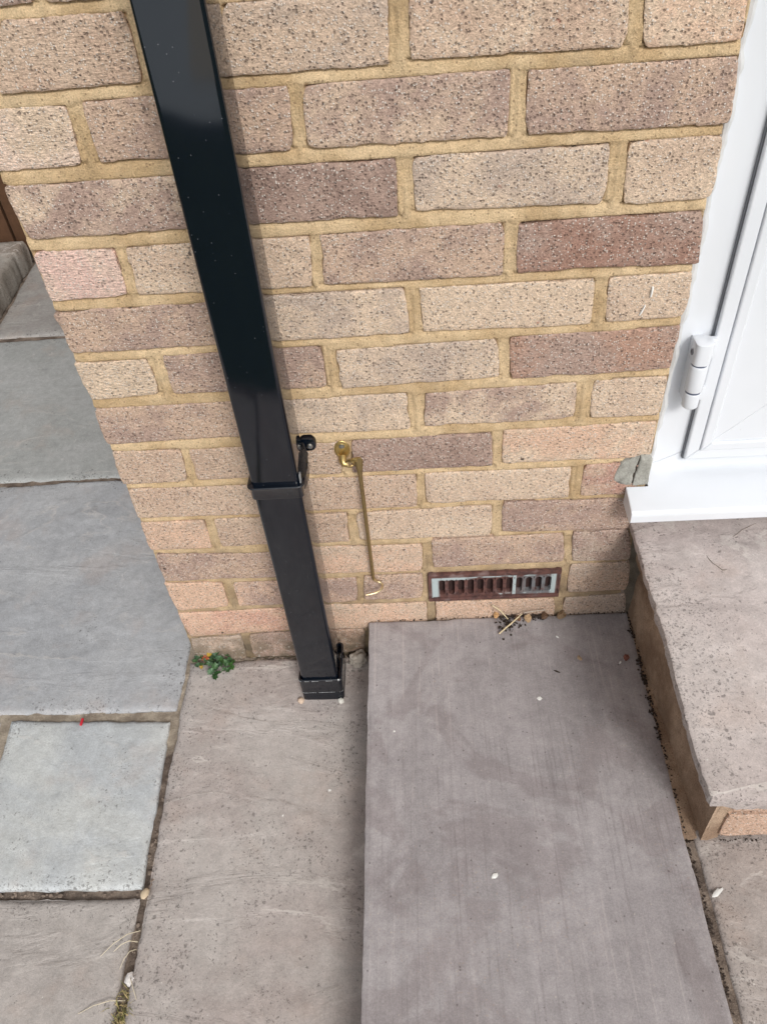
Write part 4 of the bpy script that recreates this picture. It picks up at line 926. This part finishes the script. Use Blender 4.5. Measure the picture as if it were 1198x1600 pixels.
V_ = []; F = []                                           # dry grass growing in the joint
for k in range(520):
    y = -.545 - rr.random() ** .8 * .22; x = .004 + rr.gauss(0, .006); L = rr.uniform(.008, .024); a = rr.uniform(0, 6.28); w = rr.uniform(.0003, .0006); d = Vector((math.cos(a), math.sin(a), 0)); sde = Vector((-d.y, d.x, 0)) * w
    p0 = Vector((x, y, -.010)); h1 = L * rr.uniform(.4, .9); p1 = p0 + d * L * .35 + Vector((0, 0, h1)); p2 = p0 + d * L + Vector((0, 0, h1 * rr.uniform(.6, 1.2)))
    b = len(V_); V_ += [p0 - sde, p0 + sde, p1 + sde, p1 - sde, p2]; F += [(b, b + 1, b + 2, b + 3), (b + 3, b + 2, b + 4)]
tg = NT('dry_grass'); nn = tg.noise(160, detail=2); gcol = tg.mix(tg.ss(nn, .40, .60), lin(196, 176, 128), lin(112, 116, 66)); M_GRASS = tg.done(gcol, .8, .3)
props(link('dry_grass', mesh('dry_grass', V_, F), M_GRASS, None, False), 'tuft of dry yellow grass growing in the joint between paving slabs', 'grass', None, 'stuff')
for k in range(5):                                        # loose grass stems over the slab edge
    y = (-.475, -.49, -.535, -.565, -.50)[k]; a = (2.6, 2.9, .9, 3.3, 2.2)[k]; L = (.055, .03, .03, .06, .025)[k]; bm = bmesh.new(); d = Vector((math.cos(a), -abs(math.sin(a)), 0))
    tube(bm, [Vector((.003, y, -.006)), Vector((.003, y, .006)) + d * L * .3, Vector((.003, y, .008)) + d * L * .65 + Vector((0, -.003, 0)), Vector((.003, y, .003)) + d * L + Vector((0, -.008, 0))], [.0007, .0007, .0006, .0004], 5)
    props(link('grass_stem', bm_mesh('grass_stem', bm), M_STRAW, None, True, lin(214, 204, 180)), ('longest upper grass stem arching left over the pinkish slab', 'short upper grass stem just below the long arching one', 'grass stem leaning right beside the white stone chip', 'long lower grass stem arching left from the dry tuft', 'shortest grass stem between the two arching ones')[k], 'grass stem', 'dry grass stems in the joint')


def crack(parent, pts, z, r):
    """dirt-filled crack: an uneven sliver following a broken line, level with the stone's surface"""
    P = []
    for (x0, y0), (x1, y1) in zip(pts, pts[1:]):
        n = max(2, int(math.hypot(x1 - x0, y1 - y0) / .004))
        P += [(x0 + (x1 - x0) * k / n, y0 + (y1 - y0) * k / n) for k in range(n)]
    P.append(pts[-1]); V_ = []; F = []; m = len(P)
    for k, (x, y) in enumerate(P):
        a_ = P[max(k - 1, 0)]; b_ = P[min(k + 1, m - 1)]; d = Vector((b_[0] - a_[0], b_[1] - a_[1])).normalized(); n_ = Vector((-d.y, d.x))
        w = r * (.35 + .9 * abs(float(vn(k * .9, pts[0][0] * 50, 4)))) * min(1, k / 3 + .15, (m - 1 - k) / 3 + .15); o_ = .0012 * float(vn(k * .55, 7, 9))
        for s_, h in ((-1, -.002), (-.5, .0004), (.5, .0004), (1, -.002)): V_.append((x + n_.x * (o_ + s_ * w), y + n_.y * (o_ + s_ * w), z + h))
    for k in range(m - 1):
        for j in range(3): i_ = k * 4 + j; F.append((i_, i_ + 1, i_ + 5, i_ + 4))
    return link('crack', mesh('crack', V_, F), M_CRACK, parent, True)
M_CRACK = simple('crack_dirt', (.27, .235, .21), .95, .2, nscale=300, namp=.5, bump=.0006)
DST = [o for o in dstep.children if o.name.startswith('tread_slab')][0]
for pts_, r_ in (([(0.8587, -0.0776), (0.8636, -0.0931), (0.8741, -0.1073), (0.8945, -0.1059), (0.9063, -0.1115), (0.918, -0.123)], .0016), ([(0.8221, -0.1583), (0.8219, -0.172), (0.816, -0.1808), (0.8068, -0.1826)], .0013), ([(0.7598, -0.2398), (0.7698, -0.2266), (0.7754, -0.2109), (0.7747, -0.2)], .0012), ([(0.9077, -0.0439), (0.9274, -0.0289), (0.9504, -0.0167)], .0012)): crack(DST, pts_, .3253, r_ * .8)
